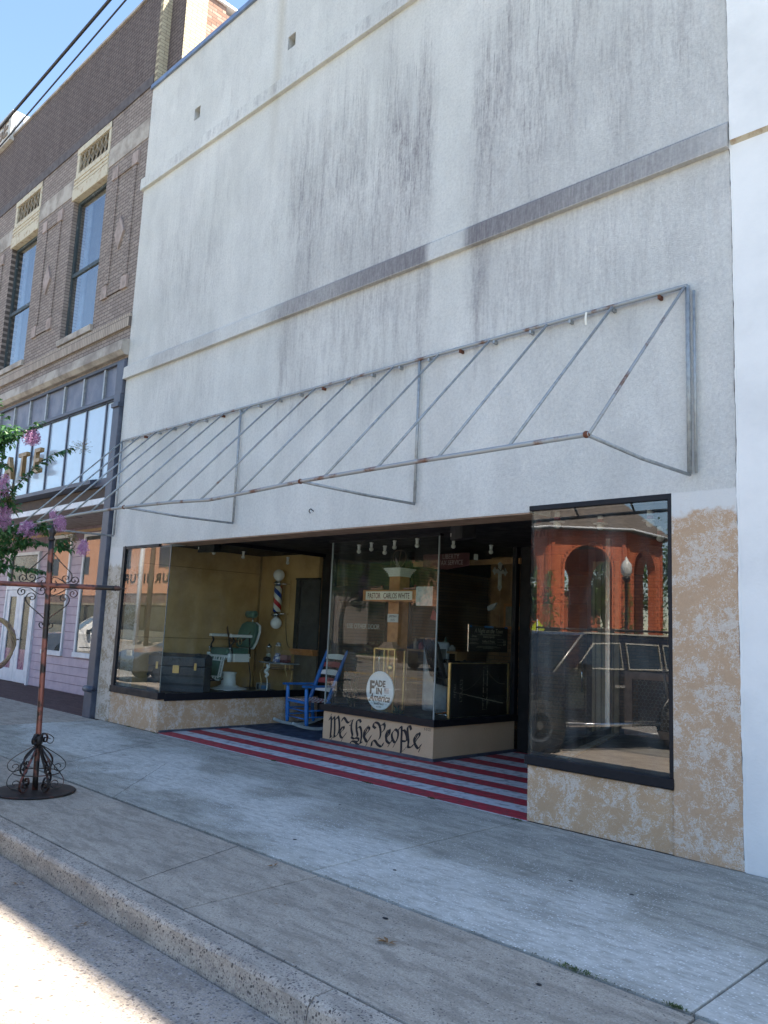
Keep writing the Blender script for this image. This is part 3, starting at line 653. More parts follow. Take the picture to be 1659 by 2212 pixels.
for x in (-2.7, -5.66, -8.95, -12.3):
    MB().tube([(x, -.04, TZ), (x, -.04, 2.93)], .016 if x < -3 else .02).build('wall_post', M['galv'], A)
    if x == -2.7: MB().tube([(x + .05, -.035, TZ - .05), (x + .05, -.035, 2.93)], .012).build('wall_post', M['galv'], A)
    xo = x - (0.02 if x > -8 else .08)
    MB().tube([(x, -.04, 2.92), ((x + xo) / 2, -.8, 2.91), (xo, FY, fzz(xo))], .0145).build('arm', M['galv'], A)
    MB().ball((xo, FY, fzz(xo)), .025).build('joint_fitting', M['rust'], A)
for i in range(22):
    x = -2.95 - i * .43
    MB().box(x, x + .022, -.06, -.0, TZ - .05, TZ - .018).build('clip', M['galv'] if i % 5 else M['rust'], A)
MB().strap([(-3.62, -.07, TZ), (-3.62, -.08, TZ - .07), (-3.615, -.075, TZ - .12)], .02, .004, (1, 0, 0)).build('cloth_strip', M['sign'], A)

# ================================================================= WHITE BUILDING (right)
Wb = thing('white_building', 'bright white stucco building joined to the right of the streaked one', 'building', (0, 0, 0))
mb = MB(); mb.box(3.1, 14, -.02, .35, 11.07, 14); mb.box(-2.342, 14, -.03, .35, 5.65, 11.0); mb.box(-2.342, 14, 0, .35, -.02, 5.65)  # unseen taller block, shaped to cast the shadow edge on the street
mb.build('front_wall', M['white_stucco'], Wb)
MB().prism([(-2.34, .0, 5.62), (-2.34, -.035, 5.65), (-2.34, .0, 5.65)], (16, 0, 0)).build('ledge', M['stone_l'], Wb)
MB().box(-2.342, 14, -.05, .45, 11.0, 11.07).build('coping', M['flash'], Wb)
MB().box(-2.342, 14, .4, 26, 0, 10.6).build('rear_block', M['white_stucco'], Wb)
mb = MB(); rows = []
for i in range(280):
    z = i * .0395; e_ = .004 + .004 * math.sin(z * 1.1) + .003 * math.sin(z * 7.3) + rng.uniform(-.002, .003) + (.012 if 5.6 < z < 5.8 else 0)
    rows.append((-2.345 - max(e_, .001), z))
vs = []
for x, z in rows: vs += [(x, -.0045, z), (-2.335, -.0045, z), (x, .004, z), (-2.335, .004, z)]
fs = []
for i in range(len(rows) - 1):
    a, b = 4 * i, 4 * i + 4; fs += [(a, a + 1, b + 1, b), (a + 2, a, b, b + 2), (a + 1, a + 3, b + 3, b + 1)]
mb.add(vs, fs); mb.build('overpaint_edge', M['white_stucco'], Wb)
# ragged paint seam between the two walls
pts = [(rows[min(i * 2, 279)][0] - .001, -.002, i * .079) for i in range(1, 138)]
MB().tube(pts, [rng.uniform(.001, .0045) for _ in pts], 5).build('seam', M['joint'], Wb)

# ================================================================= BRICK BUILDING (left)
K = thing('brick_building', 'tall tan brick building with stone lintels above a mauve shop front', 'building', (-15.5, 0, 0))
L0 = -28.
wins = [(-15.43, -13.98), (-18.65, -17.2), (-21.87, -20.42), (-25.1, -23.6)]
mb = MB(); mb.box(L0, -12.45, 0, .4, 11.06, 13.1); mb.box(L0, -12.45, 0, .4, 6.0, 6.88)
edges = [-12.45] + [v for a, b in wins for v in (b, a)] + [L0]
for i in range(0, len(edges), 2): mb.box(edges[i + 1], edges[i], 0, .4, 6.88, 11.06)
mb.build('front_wall', M['brick'], K)
MB().box(-13.5, -12.45, .4, 26, 3.6, 12.9).build('side_wall', M['brick_worn'], K)
MB().box(L0, -13.5, .4, 26, 3.6, 12.4).build('rear_block', M['brick_worn'], K)
MB().box(L0, -12.46, 1.6, 26, -.1, 3.6).build('rear_block', M['brick_worn'], K)
MB().box(-12.71, -12.46, .12, 1.6, 0, 3.6).build('porch_side', M['siding'], K)
# raised corner of the parapet and the sunlit return
MB().box(-12.45, -12.36, .0, .18, 11.0, 13.1).build('parapet_edge', M['brick_side'], K)
MB().box(-12.45, -11.87, .18, .62, 11.0, 13.0).build('parapet_pier', M['brick'], K)
MB().box(-12.0, -11.862, .185, .615, 11.0, 13.0).build('pale_brick_return', M['brick_side'], K)
mb = MB(); mb.box(-12.45, -11.87, .62, 1.0, 11.0, 12.95); mb.box(-12.45, -11.87, 1.0, 5.0, 11.0, 12.8)
bs(mb, 'parapet_return', M['brick_worn'], K)
MB().box(-12.5, -11.82, .6, 5.0, 12.95, 13.0).build('coping', M['white'], K)
MB().box(L0, -12.40, -.03, .42, 13.1, 13.15).build('coping', M['stone'], K)
# stone band
mb = MB(); prev = -12.45
for a, b in wins: mb.box(b + .01, prev, -.012, .0, 10.06, 10.45); prev = a - .01
bs(mb, 'stone_band', M['stone'], K)
MB().box(L0, -12.45, -.02, 0, 11.08, 11.28).build('soldier_course', P('dark_header_course', (.10, .085, .085), .85, world=True), K)
iron_lattice = M['stone_l']
for k_, (a, b) in enumerate(wins[:3]):
    w = MB(); w.box(a, b, .10, .16, 9.86, 9.93); w.box(a, a + .07, .10, .16, 6.95, 9.86); w.box(b - .07, b, .10, .16, 6.95, 9.86); w.box(a + .07, b - .07, .10, .15, 6.95, 7.03); w.box(a + .07, b - .07, .09, .14, 8.28, 8.36)
    wf = w.build('window', P('peeling_dark_green', (.03, .045, .05), .6, col2=(.25, .26, .26), vs=14, world=True, thr=(.62, .68)), K, bev=.005)
    MB().box(a + .07, b - .07, .115, .121, 7.03, 8.28).build('pane', M['glassu'], wf); MB().box(a + .07, b - .07, .125, .131, 8.36, 9.86).build('pane', M['glassu'], wf)
    MB().box(a - .02, b + .02, -.05, .16, 6.83, 6.95).build('sill', M['stone'], wf)
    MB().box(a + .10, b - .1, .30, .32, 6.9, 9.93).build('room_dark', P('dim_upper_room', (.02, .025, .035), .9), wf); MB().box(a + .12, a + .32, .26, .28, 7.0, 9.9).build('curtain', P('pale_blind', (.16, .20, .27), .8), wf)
    MB().box(a - .06, b + .02, -.03, .38, 9.93, 10.18).build('lintel', M['stone_l'], K, bev=.01)
    m2 = MB(); m2.box(a - .04, b + .0, -.01, .38, 10.18, 10.45)
    for j in range(3): m2.box(a - .04, b, -.025, -.01, 10.20 + j * .085, 10.25 + j * .085)
    m2.build('lintel_course', M['stone_l'], K)
    v = MB(); v.box(a - .02, a + .09, -.01, .3, 10.45, 11.06); v.box(b - .09, b + .0, -.01, .3, 10.45, 11.06); v.box(a + .09, b - .09, -.01, .3, 10.45, 10.50); v.box(a - .02, b, -.02, .3, 10.93, 11.06)
    vf = v.build('vent', M['stone_l'], K)
    v = MB(); n_ = 7; ww = (b - a - .18) / n_
    for j in range(n_):
        cx = a + .09 + ww * (j + .5)
        for s_ in (-1, 1):
            v.tube(spl([(cx, .02, 10.93), (cx + s_ * ww * .45, .02, 10.82), (cx + s_ * ww * .12, .02, 10.71), (cx + s_ * ww * .45, .02, 10.60), (cx, .02, 10.50)], 4), .012, 5)
        v.tube([(cx + ww * .5, .02, 10.5), (cx + ww * .5, .02, 10.93)], .008, 5)
    v.build('lattice', P('tan_iron_lattice', (.28, .23, .16), .7), vf)
    MB().box(a, b, .18, .2, 10.45, 11.06).build('vent_back', M['soffit'], vf)
# raised brick panels with stone corners and diamond
for cx in (-13.2, -16.35, -19.55):
    v = MB()
    v.box(cx - .42, cx - .27, -.025, 0, 7.6, 9.75); v.box(cx + .27, cx + .42, -.025, 0, 7.6, 9.75); v.box(cx - .27, cx + .27, -.025, 0, 9.7, 9.9); v.box(cx - .27, cx + .27, -.025, 0, 7.35, 7.55)
    pn = v.build('brick_panel', M['brick'], K)
    v = MB()
    for s_ in (-1, 1):
        for z_ in (7.33, 9.68): v.box(cx + s_ * .48, cx + s_ * .27, -.04, 0, z_, z_ + .24)
    v.prism([(cx - .17, 0, 8.5), (cx, 0, 8.82), (cx + .17, 0, 8.5), (cx, 0, 8.18)], (0, -.035, 0))
    bs(v, 'stone_ornament', M['pinkstone'], pn)
MB().box(L0, -12.46, -.05, 0, 6.55, 6.78).build('soldier_course', brick_mat('soldier_brick', (.40, .34, .28), (.30, .25, .21), (.12, .1, .09), bw=.07, bh=.24), K)
MB().prism([(L0, 0, 6.32), (L0, -.14, 6.28), (L0, -.15, 6.10), (L0, -.08, 6.03), (L0, 0, 6.03)], (-12.44 - L0, 0, 0)).build('cornice', M['stone'], K, bev=.006)
MB().box(L0, -12.5, .06, .1, 5.38, 6.03).build('metal_fascia', M['fascia'], K)
mb = MB(); mb.box(L0, -12.5, .0, .06, 5.34, 5.40); mb.box(L0, -12.5, .0, .06, 5.95, 6.0)
bs(mb, 'fascia_rail', M['dkmetal'], K)
mb = MB()
for i in range(9): x = -13.35 - i * .82; MB().box(x, x + .05, .02, .06, 5.4, 5.95).build('fascia_strap', M['galv'], K)
mull = [-12.62, -13.14, -13.91, -14.67, -15.49, -16.3, -17.09, -17.88, -18.68, -19.5, -20.3, -21.1]
for a, b in zip(mull[1:], mull[:-1]):
    w = MB(); w.box(a - .02, a + .02, .02, .08, 3.92, 5.32); wf = w.build('transom_window', M['dkmetal'], K)
    MB().box(a + .02, b - .02, .045, .055, 3.95, 5.3).build('pane', P('pale_blue_pane', (.42, .50, .58), .12, var=.03, spec=1.0), wf)  # pale blue base colour under a glossy surface
MB().box(L0, -12.6, .02, .09, 5.3, 5.34).build('transom_head', M['blackwood'], K)
MB().prism([(L0, .0, 3.95), (L0, -.16, 3.91), (L0, -.16, 3.84), (L0, 0, 3.80)], (-13.1 - L0, 0, 0)).build('drip_ledge', M['dkmetal'], K)
MB().box(-13.1, -12.6, -.05, 0.02, 3.80, 3.93).build('drip_ledge', M['dkmetal'], K)
MB().box(L0, -12.7, .03, .1, 3.58, 3.80).build('brown_board', P('dark_brown_board', (.06, .042, .035), .8, col2=(.10, .075, .06), vs=8, world=True), K)
MB().box(L0, -12.72, -.02, .03, 3.50, 3.60).build('white_trim', M['white'], K)
MB().box(L0, -12.72, .03, 1.5, 3.50, 3.56).build('porch_ceiling', M['porchceil'], K)
mb = MB(); 
for x in (-13.6, -15.1, -16.3): mb.disc((x, .6, 3.495), .07, .005, (0, 0, 1))
bs(mb, 'ceiling_lamp', M['dkmetal'], K)
MB().box(L0, -12.72, 1.47, 1.5, 3.42, 3.50).build('white_trim', M['white'], K)
MB().box(L0, -12.72, -.04, 1.5, -.06, .004).build('porch_floor', M['porchfloor'], K)
ow = [(-16.45, -15.66, .86, 3.28), (-18.04, -17.18, .84, 3.30), (-20.42, -18.8, 0.02, 2.16), (-20.42, -18.8, 2.32, 2.98), (-14.6, -13.7, .86, 3.3)]
mb = MB()
def sid(x0, x1, z0, z1):
    z = z0
    while z < z1 - .01:
        zt = min(z + .178, z1); mb.prism([(x0, 1.45, zt), (x0, 1.435, zt), (x0, 1.428, z + .012), (x0, 1.45, z + .012)], (x1 - x0, 0, 0)); z += .178
for x0, x1 in ((-28, -20.5), (-18.72, -18.12), (-17.10, -16.53), (-15.58, -14.68), (-13.62, -12.72)): sid(x0, x1, 0.01, 3.21)
sid(-18.12, -17.10, .01, .75); sid(-16.53, -15.58, .01, .75); sid(-14.68, -13.62, .01, .75); sid(-20.5, -18.72, 2.99, 3.21)
mb.build('siding', M['siding'], K)
MB().box(L0, -12.72, 1.445, 1.6, 0, 3.5).build('siding_backing', P('dark_mauve', (.22, .17, .21), .8), K)
MB().box(L0, -12.72, 1.425, 1.445, 3.385, 3.44).build('tan_strip', M['sidingtan'], K)  # narrow tan strip along the top of the siding
for x0, x1, z0, z1 in (ow[0], ow[1], ow[4]):
    w = MB(); t = .07
    w.box(x0 - t, x0, 1.40, 1.445, z0 - t, z1 + t); w.box(x1, x1 + t, 1.40, 1.445, z0 - t, z1 + t); w.box(x0, x1, 1.40, 1.445, z1, z1 + t); w.box(x0 - .08, x1 + .08, 1.38, 1.445, z0 - .1, z0)
    wf = w.build('shop_window', M['white'], K)
    MB().box(x0, x1, 1.425, 1.431, z0, z1).build('pane', M['glassr'], wf); MB().box(x0, x1, 1.436, 1.444, z0, z1).build('room_dark', P('dim_room', (.035, .04, .04), .8), wf)
# double door and transom
x0, x1 = -20.42, -18.8; xm = (x0 + x1) / 2
w = MB(); w.box(x0 - .08, x0, 1.38, 1.445, 0, 3.05); w.box(x1, x1 + .08, 1.38, 1.445, 0, 3.05); w.box(x0, x1, 1.38, 1.445, 2.16, 2.32); w.box(x0, x1, 1.38, 1.445, 2.98, 3.05)
wf = w.build('door_frame', M['white'], K); MB().box(x0, x1, 1.43, 1.444, 2.32, 2.98).build('transom_pane', P('dark_transom', (.02, .03, .03), .25, spec=.25), wf)
for a, b in ((x0, xm - .005), (xm + .005, x1)):
    d = MB(); d.box(a, a + .2, 1.40, 1.44, .03, 2.15); d.box(b - .2, b, 1.40, 1.44, .03, 2.15); d.box(a + .2, b - .2, 1.40, 1.44, .03, .32); d.box(a + .2, b - .2, 1.40, 1.44, 2.0, 2.15)
    dd = d.build('door', M['white'], K, bev=.006)
    MB().box(a + .2, b - .2, 1.42, 1.43, .78, 2.0).build('pane', P('dark_door_glass', (.02, .024, .022), .25, spec=.25), dd)
    MB().box(a + .2, b - .2, 1.418, 1.43, .32, .78).build('lower_panel', P('mauve_film', (.22, .08, .17), .3), dd)
    MB().tube([(a + .1 if a > xm - .1 else b - .1, 1.38, 1.0), (a + .2 if a > xm - .1 else b - .2, 1.38, 1.0)], .014).build('handle', M['black'], dd)
# iron pilaster and white return board
mb = MB(); mb.box(-12.7, -12.47, -.07, .12, .42, 5.35); mb.box(-12.72, -12.455, -.09, .12, 0, .42); mb.box(-12.71, -12.46, -.06, .12, 5.35, 5.95); mb.box(-12.72, -12.46, -.10, .12, 5.12, 5.2)
pi_ = mb.build('pilaster', M['dkmetal'], K, bev=.01)
MB().lathe([(.05, -.13), (.05, .13)], (-12.59, -.08, .45), (1, 0, 0), 12).build('pilaster_roll', M['dkmetal'], pi_)
MB().box(-12.80, -12.71, -.01, .05, .0, 3.58).build('white_trim', M['white'], K)
# name block on the parapet
nb = MB().box(-26, -19.45, -.10, .5, 13.0, 13.78).build('name_block', P('pale_name_stone', (.52, .50, .46), .8, world=True), K)
MB().box(-19.45, -18.9, 0, .4, 13.15, 13.42).build('block_step', M['white'], K)
text('carved_letters', 'GE', .62, P('letter_tan', (.22, .17, .13), .8), nb, (-19.62, -.10, 13.18), ext=.02, off=.01, align='RIGHT')  # letters in a darker tan than the block
for i, (x, ch) in enumerate(((-17.03, 'A'), (-16.32, 'T'), (-15.6, 'E'))):
    text('sign_letter', ch, .68, P('gold_brown_letter', (.30, .19, .08), .5), K, (x, -.09, 4.32), ext=.04, off=.008)

# ================================================================= OVERHEAD CABLES
solo(MB().tube([(-30, -2.5, 8.25), (-20, -2.5, 8.52), (-12.23, -2.5, 8.87), (-8.75, -2.5, 9.02), (0, -2.5, 9.6), (10, -2.5, 10.3)], .021), 'overhead_cable', M['black'], 'upper and thicker of two black cables crossing the sky at top left', 'cable')
solo(MB().tube([(-30, -2.5, 7.8), (-20, -2.5, 8.1), (-12.13, -2.5, 8.52), (-8.29, -2.5, 8.76), (0, -2.5, 9.4), (10, -2.5, 10.1)], .011), 'overhead_cable', M['black'], 'lower and thinner of two black cables crossing the sky at top left', 'cable')

# ================================================================= IRON CROSS SCULPTURE
X = thing('iron_cross_sculpture', 'tall scrolled iron cross on a round base plate standing on the sidewalk', 'sculpture', (-7.56, -2.93, 0), R(44.6))
def lean(z): return -.037 * z
MB().lathe([(.0, 0.003), (.352, .003), (.356, .010), (.345, .018), (0, .020)], (0, 0, 0), (0, 0, 1), 48, False).build('base_plate', M['iron'], X, False)
pp = [(lean(z), 0, z) for z in [.02 + i * .12 for i in range(20)]]
MB().tube(pp, .025, 14).build('post', M['copper'], X, False)
zt = 2.31
MB().lathe([(.026, 0), (.034, .012), (.026, .03), (.02, .045), (.034, .07), (.030, .095), (.012, .125), (.004, .16)], (lean(zt), 0, zt - .01), (0, 0, 1), 14).build('finial', M['iron'], X, False)
cz = 1.87; cx = lean(cz)
MB().tube([(cx - .63 + i * .1, 0, cz + .006 - .0 * i) for i in range(13)] + [(cx + .63, 0, cz + .006)], .024, 14).build('crossbar', M['copper'], X, False)
for s_ in (-1, 1):
    MB().lathe([(.025, 0), (.030, .008), (.02, .02), (.026, .032), (.012, .055), (.003, .11)], (cx + s_ * .63, 0, cz + .006), (s_, 0, 0), 12).build('finial', M['iron'], X, False)
pa = [(.025,.315),(.106,.226),(.168,.168),(.209,.127),(.217,.089),(.205,.055),(.175,.039),(.14,.048),(.128,.079),(.147,.101),(.175,.099),(.183,.080),(.168,.070),(.152,.076)]
pb = [(.06,.052),(.072,.034),(.055,.019),(.032,.030),(.026,.062),(.045,.083),(.079,.079),(.127,.055),(.168,.028),(.219,.026),(.257,.030),(.277,.045),(.281,.072),(.26,.094),(.236,.092),(.216,.075),(.219,.052),(.236,.042),(.250,.054),(.243,.070)]
pc = [(590,970),(640,965),(680,1000),(640,1055),(560,1030),(540,950),(600,880),(690,880),(770,950),(790,1050),(740,1150),(620,1260),(400,1430),(250,1560),(200,1640),(190,1720),(250,1810),(340,1800),(380,1720),(350,1670),(290,1680),(280,1730)]
pc = [((x - 190) * .000342, (660 - y) * .000342) for x, y in pc]
for sx in (-1, 1):
    for cur, sz in ((pa, 1), (pb, 1), (pb, -1), (pc, 1)):
        pts = spl([(cx + sx * x - .02 * (abs(y) > .2) * (y < 0) * 0 + lean(y), 0, cz + sz * y) for x, y in cur], 5)
        MB().strap(pts, .014, .006, (0, 1, 0)).build('scroll', M['iron'], X, False)
leg_u = [(.02, .415), (.10, .37), (.20, .305), (.243, .255), (.24, .21), (.205, .182), (.17, .185), (.15, .21), (.158, .238), (.185, .245), (.205, .228), (.196, .212)]
leg_l = [(.018, .41), (.07, .33), (.13, .25), (.19, .18), (.232, .12), (.238, .07), (.21, .034), (.17, .026), (.135, .045), (.13, .075), (.155, .098), (.185, .09), (.19, .068), (.17, .06)]
topc = [(.02, .50), (.05, .515), (.09, .50), (.118, .47), (.105, .435), (.075, .432), (.06, .452), (.072, .475), (.09, .468)]
for k in range(6):
    a = R(20 + 60 * k); cs, sn = math.cos(a), math.sin(a); nr = (-sn, cs, 0)
    for c_, w_ in ((leg_u, .016), (leg_l, .02)):
        MB().strap(spl([(r * cs + lean(z) * .5, r * sn, z) for r, z in c_], 5), w_, .006, nr).build('base_scroll', M['copper'] if (k == 4 and c_ is leg_l) else M['iron'], X, False)
    if k % 2 == 0 or k == 1: MB().strap(spl([(r * cs, r * sn, z) for r, z in topc], 5), .018, .006, nr).build('collar_scroll', M['iron'], X, False)
MB().tube([(.20 * math.cos(R(i * 10)), .20 * math.sin(R(i * 10)), .172) for i in range(36)], .005, 6, closed=True).build('hoop', M['iron'], X, False)
MB().lathe([(.03, -.05), (.042, -.03), (.042, .03), (.03, .05)], (lean(.45), 0, .46), (0, 0, 1), 12).build('collar', M['iron'], X, False)

# ================================================================= ROCKING CHAIR
C_ = thing('rocking_chair', 'blue wooden rocking chair with red and white back slats in the shop entrance', 'rocking chair', (-10.02, 2.34, .0), R(-10))
def post(mb, a, b, r0, r1):
    a, b = Vector(a), Vector(b); return mb.tube([a, a + (b - a) * .08, a + (b - a) * .5, b - (b - a) * .05, b], [r0 * .9, r0 * 1.2, r0 * 1.3, r1 * 1.15, r1 * .7], 12)
for s_ in (-1, 1):
    post(MB(), (s_ * .31, -.17, .075), (s_ * .30, -.20, .655), .027, .024).build('front_leg', M['blue'], C_, False)
    post(MB(), (s_ * .28, .30, .07), (s_ * .27, .24, .44), .022, .024).build('rear_leg', M['blue'], C_, False)
    post(MB(), (s_ * .275, .20, .40), (s_ * .305, .52, 1.235), .027, .019).build('back_post', M['blue'], C_, False)
    MB().strap(spl([(s_ * .31, -.42, .125), (s_ * .31, -.25, .068), (s_ * .31, .0, .028), (s_ * .31, .25, .045), (s_ * .31, .5, .12)], 6), .036, .045, (1, 0, 0)).build('rocker', M['crock'], C_, False, bev=.006)
    ar = MB(); ar.prism([(s_ * .27, -.27, .655), (s_ * .36, -.27, .655), (s_ * .365, -.1, .655), (s_ * .33, .31, .655), (s_ * .27, .31, .655)], (0, 0, .032)); ar.build('armrest', M['blue'], C_, False, bev=.01)
    for z in (.20, .30): MB().tube([(s_ * .305, -.17, z), (s_ * .285, .28, z + .0)], .011).build('rung', M['blue'], C_, False)
for z in (.17, .29): MB().tube([(-.31, -.175, z), (.31, -.175, z)], .011).build('rung', M['blue'], C_, False)
for i, z in enumerate((.60, .73, .86, .985, 1.11)):
    t = (z - .40) / .835; y = .20 + .32 * t; hw = .275 + .03 * t
    n_ = 10; v = []
    for k in range(n_ + 1):
        u = -1 + 2 * k / n_; zz = .066 + .024 * (1 - u * u) - .012
        v.append((u * hw, y + .035 * (1 - u * u), z, zz))
    m_ = MB(); vs = []
    for (x, yy, z0, hh) in v: vs += [(x, yy, z0 - .028), (x, yy + .014, z0 - .028), (x, yy + .014 + .02, z0 + hh - .02), (x, yy + .02, z0 + hh - .02)]
    fs = []
    for k in range(n_):
        a_, b_ = 4 * k, 4 * k + 4
        for j in range(4): fs.append((a_ + j, a_ + (j + 1) % 4, b_ + (j + 1) % 4, b_ + j))
    fs += [(3, 2, 1, 0), (4 * n_, 4 * n_ + 1, 4 * n_ + 2, 4 * n_ + 3)]
    m_.add(vs, fs); m_.build('back_slat', M['cwhite'] if i % 2 == 0 else M['cred'], C_, False)
# woven seat: strips dipping in the middle
m_ = MB()
for k in range(15):
    x = -.28 + k * .04; m_.strap([(x, -.20 + .44 * q / 6, .455 - .022 * math.sin(math.pi * q / 6) * 1.2) for q in range(7)], .034, .012, (1, 0, 0))
g = G('woven_seat'); q = g.n('ShaderNodeTexChecker'); g.set(q.inputs['Vector'], g.obj()); q.inputs['Scale'].default_value = 22; q.inputs['Color1'].default_value = (.7, .7, .72, 1); q.inputs['Color2'].default_value = (.28, .08, .09, 1); g.base(q.outputs[0]); g.fin(.8)
tag(m_.build('seat', g.m, C_, False))
fr = MB(); fr.box(-.30, .30, -.215, -.175, .40, .44)
fr.build('seat_rail', M['blue'], C_, False, bev=.008)

# ================================================================= LEFT DISPLAY
T = thing('storage_trunk', 'old black steamer trunk with brass lock in the left display window', 'trunk', (-11.66, .92, .45), R(38))
T.scale = (1.08, 1.0, 1.14)
MB().box(-.44, .44, 0, .36, .012, .36).build('trunk_body', M['trunk'], T, False, bev=.012)
MB().prism([(-.445, -.004, .368), (-.445, .364, .368), (-.445, .364, .50), (-.445, .18, .545), (-.445, -.004, .50)], (.89, 0, 0)).build('lid', M['trunk'], T, False, bev=.015)
for z in (.10, .22): MB().box(-.446, .446, -.010, .0, z, z + .035).build('wood_slat', P('black_trunk_slat', (.02, .022, .028), .5), T, False)
for x in (-.30, .30):
    MB().box(x - .018, x + .018, -.02, -.004, .32, .42).build('latch', M['brass'], T, False, bev=.004)
    MB().box(x - .03, x + .03, .1, .14, .53, .555).build('corner_cleat', M['black'], T, False)
MB().box(-.05, .05, -.018, -.003, .27, .38).build('lock_plate', M['brass'], T, False, bev=.004)
MB().tube([(-.06, -.012, .45), (-.06, -.03, .47), (.06, -.03, .47), (.06, -.012, .45)], .006).build('handle', M['black'], T, False)

Q = thing('barber_chair', 'antique green leather barber chair with white enamel frame beside the trunk', 'barber chair', (-11.90, 2.12, .45), R(0))
MB().lathe([(.33, 0), (.335, .012), (.30, .03), (.2, .05), (.13, .09), (.12, .26), (.14, .30), (0, .31)], (0, 0, 0), (0, 0, 1), 36).build('base', M['enamel'], Q, False)
MB().lathe([(.338, .0), (.342, .008), (.338, .018)], (0, 0, 0), (0, 0, 1), 36).build('base_ring', M['chrome'], Q, False)
MB().box(-.25, .25, -.26, .22, .60, .72).build('seat', M['leather'], Q, False, bev=.045, seg=4)
MB().box(-.27, .27, -.26, .24, .55, .60).build('seat_frame', M['enamel'], Q, False, bev=.01)
bk = MB(); bk.v = []
o_ = Vector((0, .24, .74)); up = Vector((0, .26, .97)).normalized(); nrm = Vector((0, -.97, .26))
out = [(-.20, 0), (-.25, .12), (-.26, .30), (-.21, .42), (-.1, .47), (.1, .47), (.21, .42), (.26, .30), (.25, .12), (.20, 0)]
bk.prism([o_ + Vector((x, 0, 0)) + up * z for x, z in out], -nrm * .08); bk.build('backrest', M['leather'], Q, False, bev=.03, seg=4)
bk = MB().prism([o_ + Vector((x * 1.07, 0, 0)) + up * (z * 1.04 - .01) - nrm * .081 for x, z in out], -nrm * .03); bk.build('back_shell', M['enamel'], Q, False, bev=.01)
hc = o_ + up * .60
MB().lathe([(.05, -.12), (.062, -.11), (.062, .11), (.05, .12)], hc, (1, 0, 0), 18).build('headrest', M['leather'], Q, False)
MB().tube([o_ + up * .42 - nrm * .06, hc - nrm * .06], .012).build('headrest_bar', M['chrome'], Q, False)
for s_ in (-1, 1):
    MB().box(s_ * .27, s_ * .345, -.24, .20, .905, .955).build('armrest', M['enamel'], Q, False, bev=.016, seg=3)
    MB().tube(spl([(s_ * .31, -.19, .91), (s_ * .315, -.16, .84), (s_ * .30, -.21, .76), (s_ * .30, -.17, .66), (s_ * .29, -.2, .58)], 5), .014).build('arm_bracket', M['black'], Q, False)
    MB().tube([(s_ * .31, .16, .91), (s_ * .30, .2, .58)], .014).build('arm_bracket', M['black'], Q, False)
    MB().box(s_ * .28, s_ * .35, -.16, .16, .49, .63).build('side_box', M['enamel'], Q, False, bev=.012)
    MB().lathe([(.035, -.07), (.04, -.06), (.04, .06), (.035, .07)], (s_ * .315, -.23, .56), (0, 0, 1), 14).build('side_cylinder', M['enamel'], Q, False)
    kb = MB(); kb.tube([(s_ * .315, -.23, .63), (s_ * .315, -.23, .70)], .007); kb.ball((s_ * .315, -.23, .715), .024); kb.build('knob', M['chrome'], Q, False)
# grille apron
ap = MB(); P0 = Vector((0, -.27, .585)); dn = Vector((0, -.18, -.98)).normalized(); tk = Vector((0, -.022, .004))
def bar(x0, x1, d0, d1): ap.obox(P0 + Vector((x0, 0, 0)) + dn * d0, (x1 - x0, 0, 0), dn * (d1 - d0), tk)
bar(-.25, .25, 0, .022); bar(-.25, .25, .07, .09); bar(-.25, -.23, .022, .42); bar(.23, .25, .022, .36); bar(-.25, .22, .40, .42); bar(-.2, .2, .345, .36)
bar(-.185, -.17, .09, .40); bar(.17, .185, .09, .38)
for x in (-.17, -.06, -.0, .09, .17): bar(x, x + .014, .022, .07)
for d in (.14, .20, .26, .31): bar(-.23, -.185, d, d + .014); bar(.185, .23, d, d + .014)
for x in (-.12, -.05, .02, .1): bar(x, x + .014, .36, .40)
gr = ap.build('apron_grille', M['enamel'], Q, False)
MB().obox(P0 + Vector((-.17, 0, 0)) + dn * .09, (.34, 0, 0), dn * .255, tk * .5).build('apron_panel', M['leather'], Q, False)
MB().obox(P0 + Vector((-.24, .012, 0)) + dn * .01, (.48, 0, 0), dn * .40, tk * .3).build('apron_back', M['leather'], Q, False)
fp = MB().obox((-.19, -.62, .36), (.38, 0, 0), (0, .16, .07), (0, -.02, .045)); fp.build('footrest', M['leather'], Q, False, bev=.015)
MB().tube(spl([(-.19, -.56, .36), (-.17, -.50, .22), (-.10, -.34, .16), (0, -.2, .17), (.0, -.05, .2)], 5), .012).build('footrest_bar', M['black'], Q, False)
MB().tube(spl([(.19, -.56, .36), (.17, -.50, .24), (.1, -.34, .17), (0, -.2, .17)], 5), .012).build('footrest_bar', M['black'], Q, False)
MB().strap(spl([(-.30, .1, 1.08), (-.1, .0, .95), (.05, -.02, .84), (.26, .06, .86), (.33, .16, 1.0)], 6), .05, .006, (0, .5, .8)).build('strop_belt', P('brown_leather', (.10, .045, .022), .5), Q, False)
MB().tube([(.33 + .05 * math.cos(R(20 * i)), -.05, .84 + .06 * math.sin(R(20 * i))) for i in range(18)], .006, 6, closed=True).build('hanging_ring', M['brass'], Q, False)
MB().tube(spl([(.30, .15, .6), (.31, .22, .3), (.30, .24, .1), (.36, .2, .03)], 5), .01).build('lever', M['black'], Q, False)

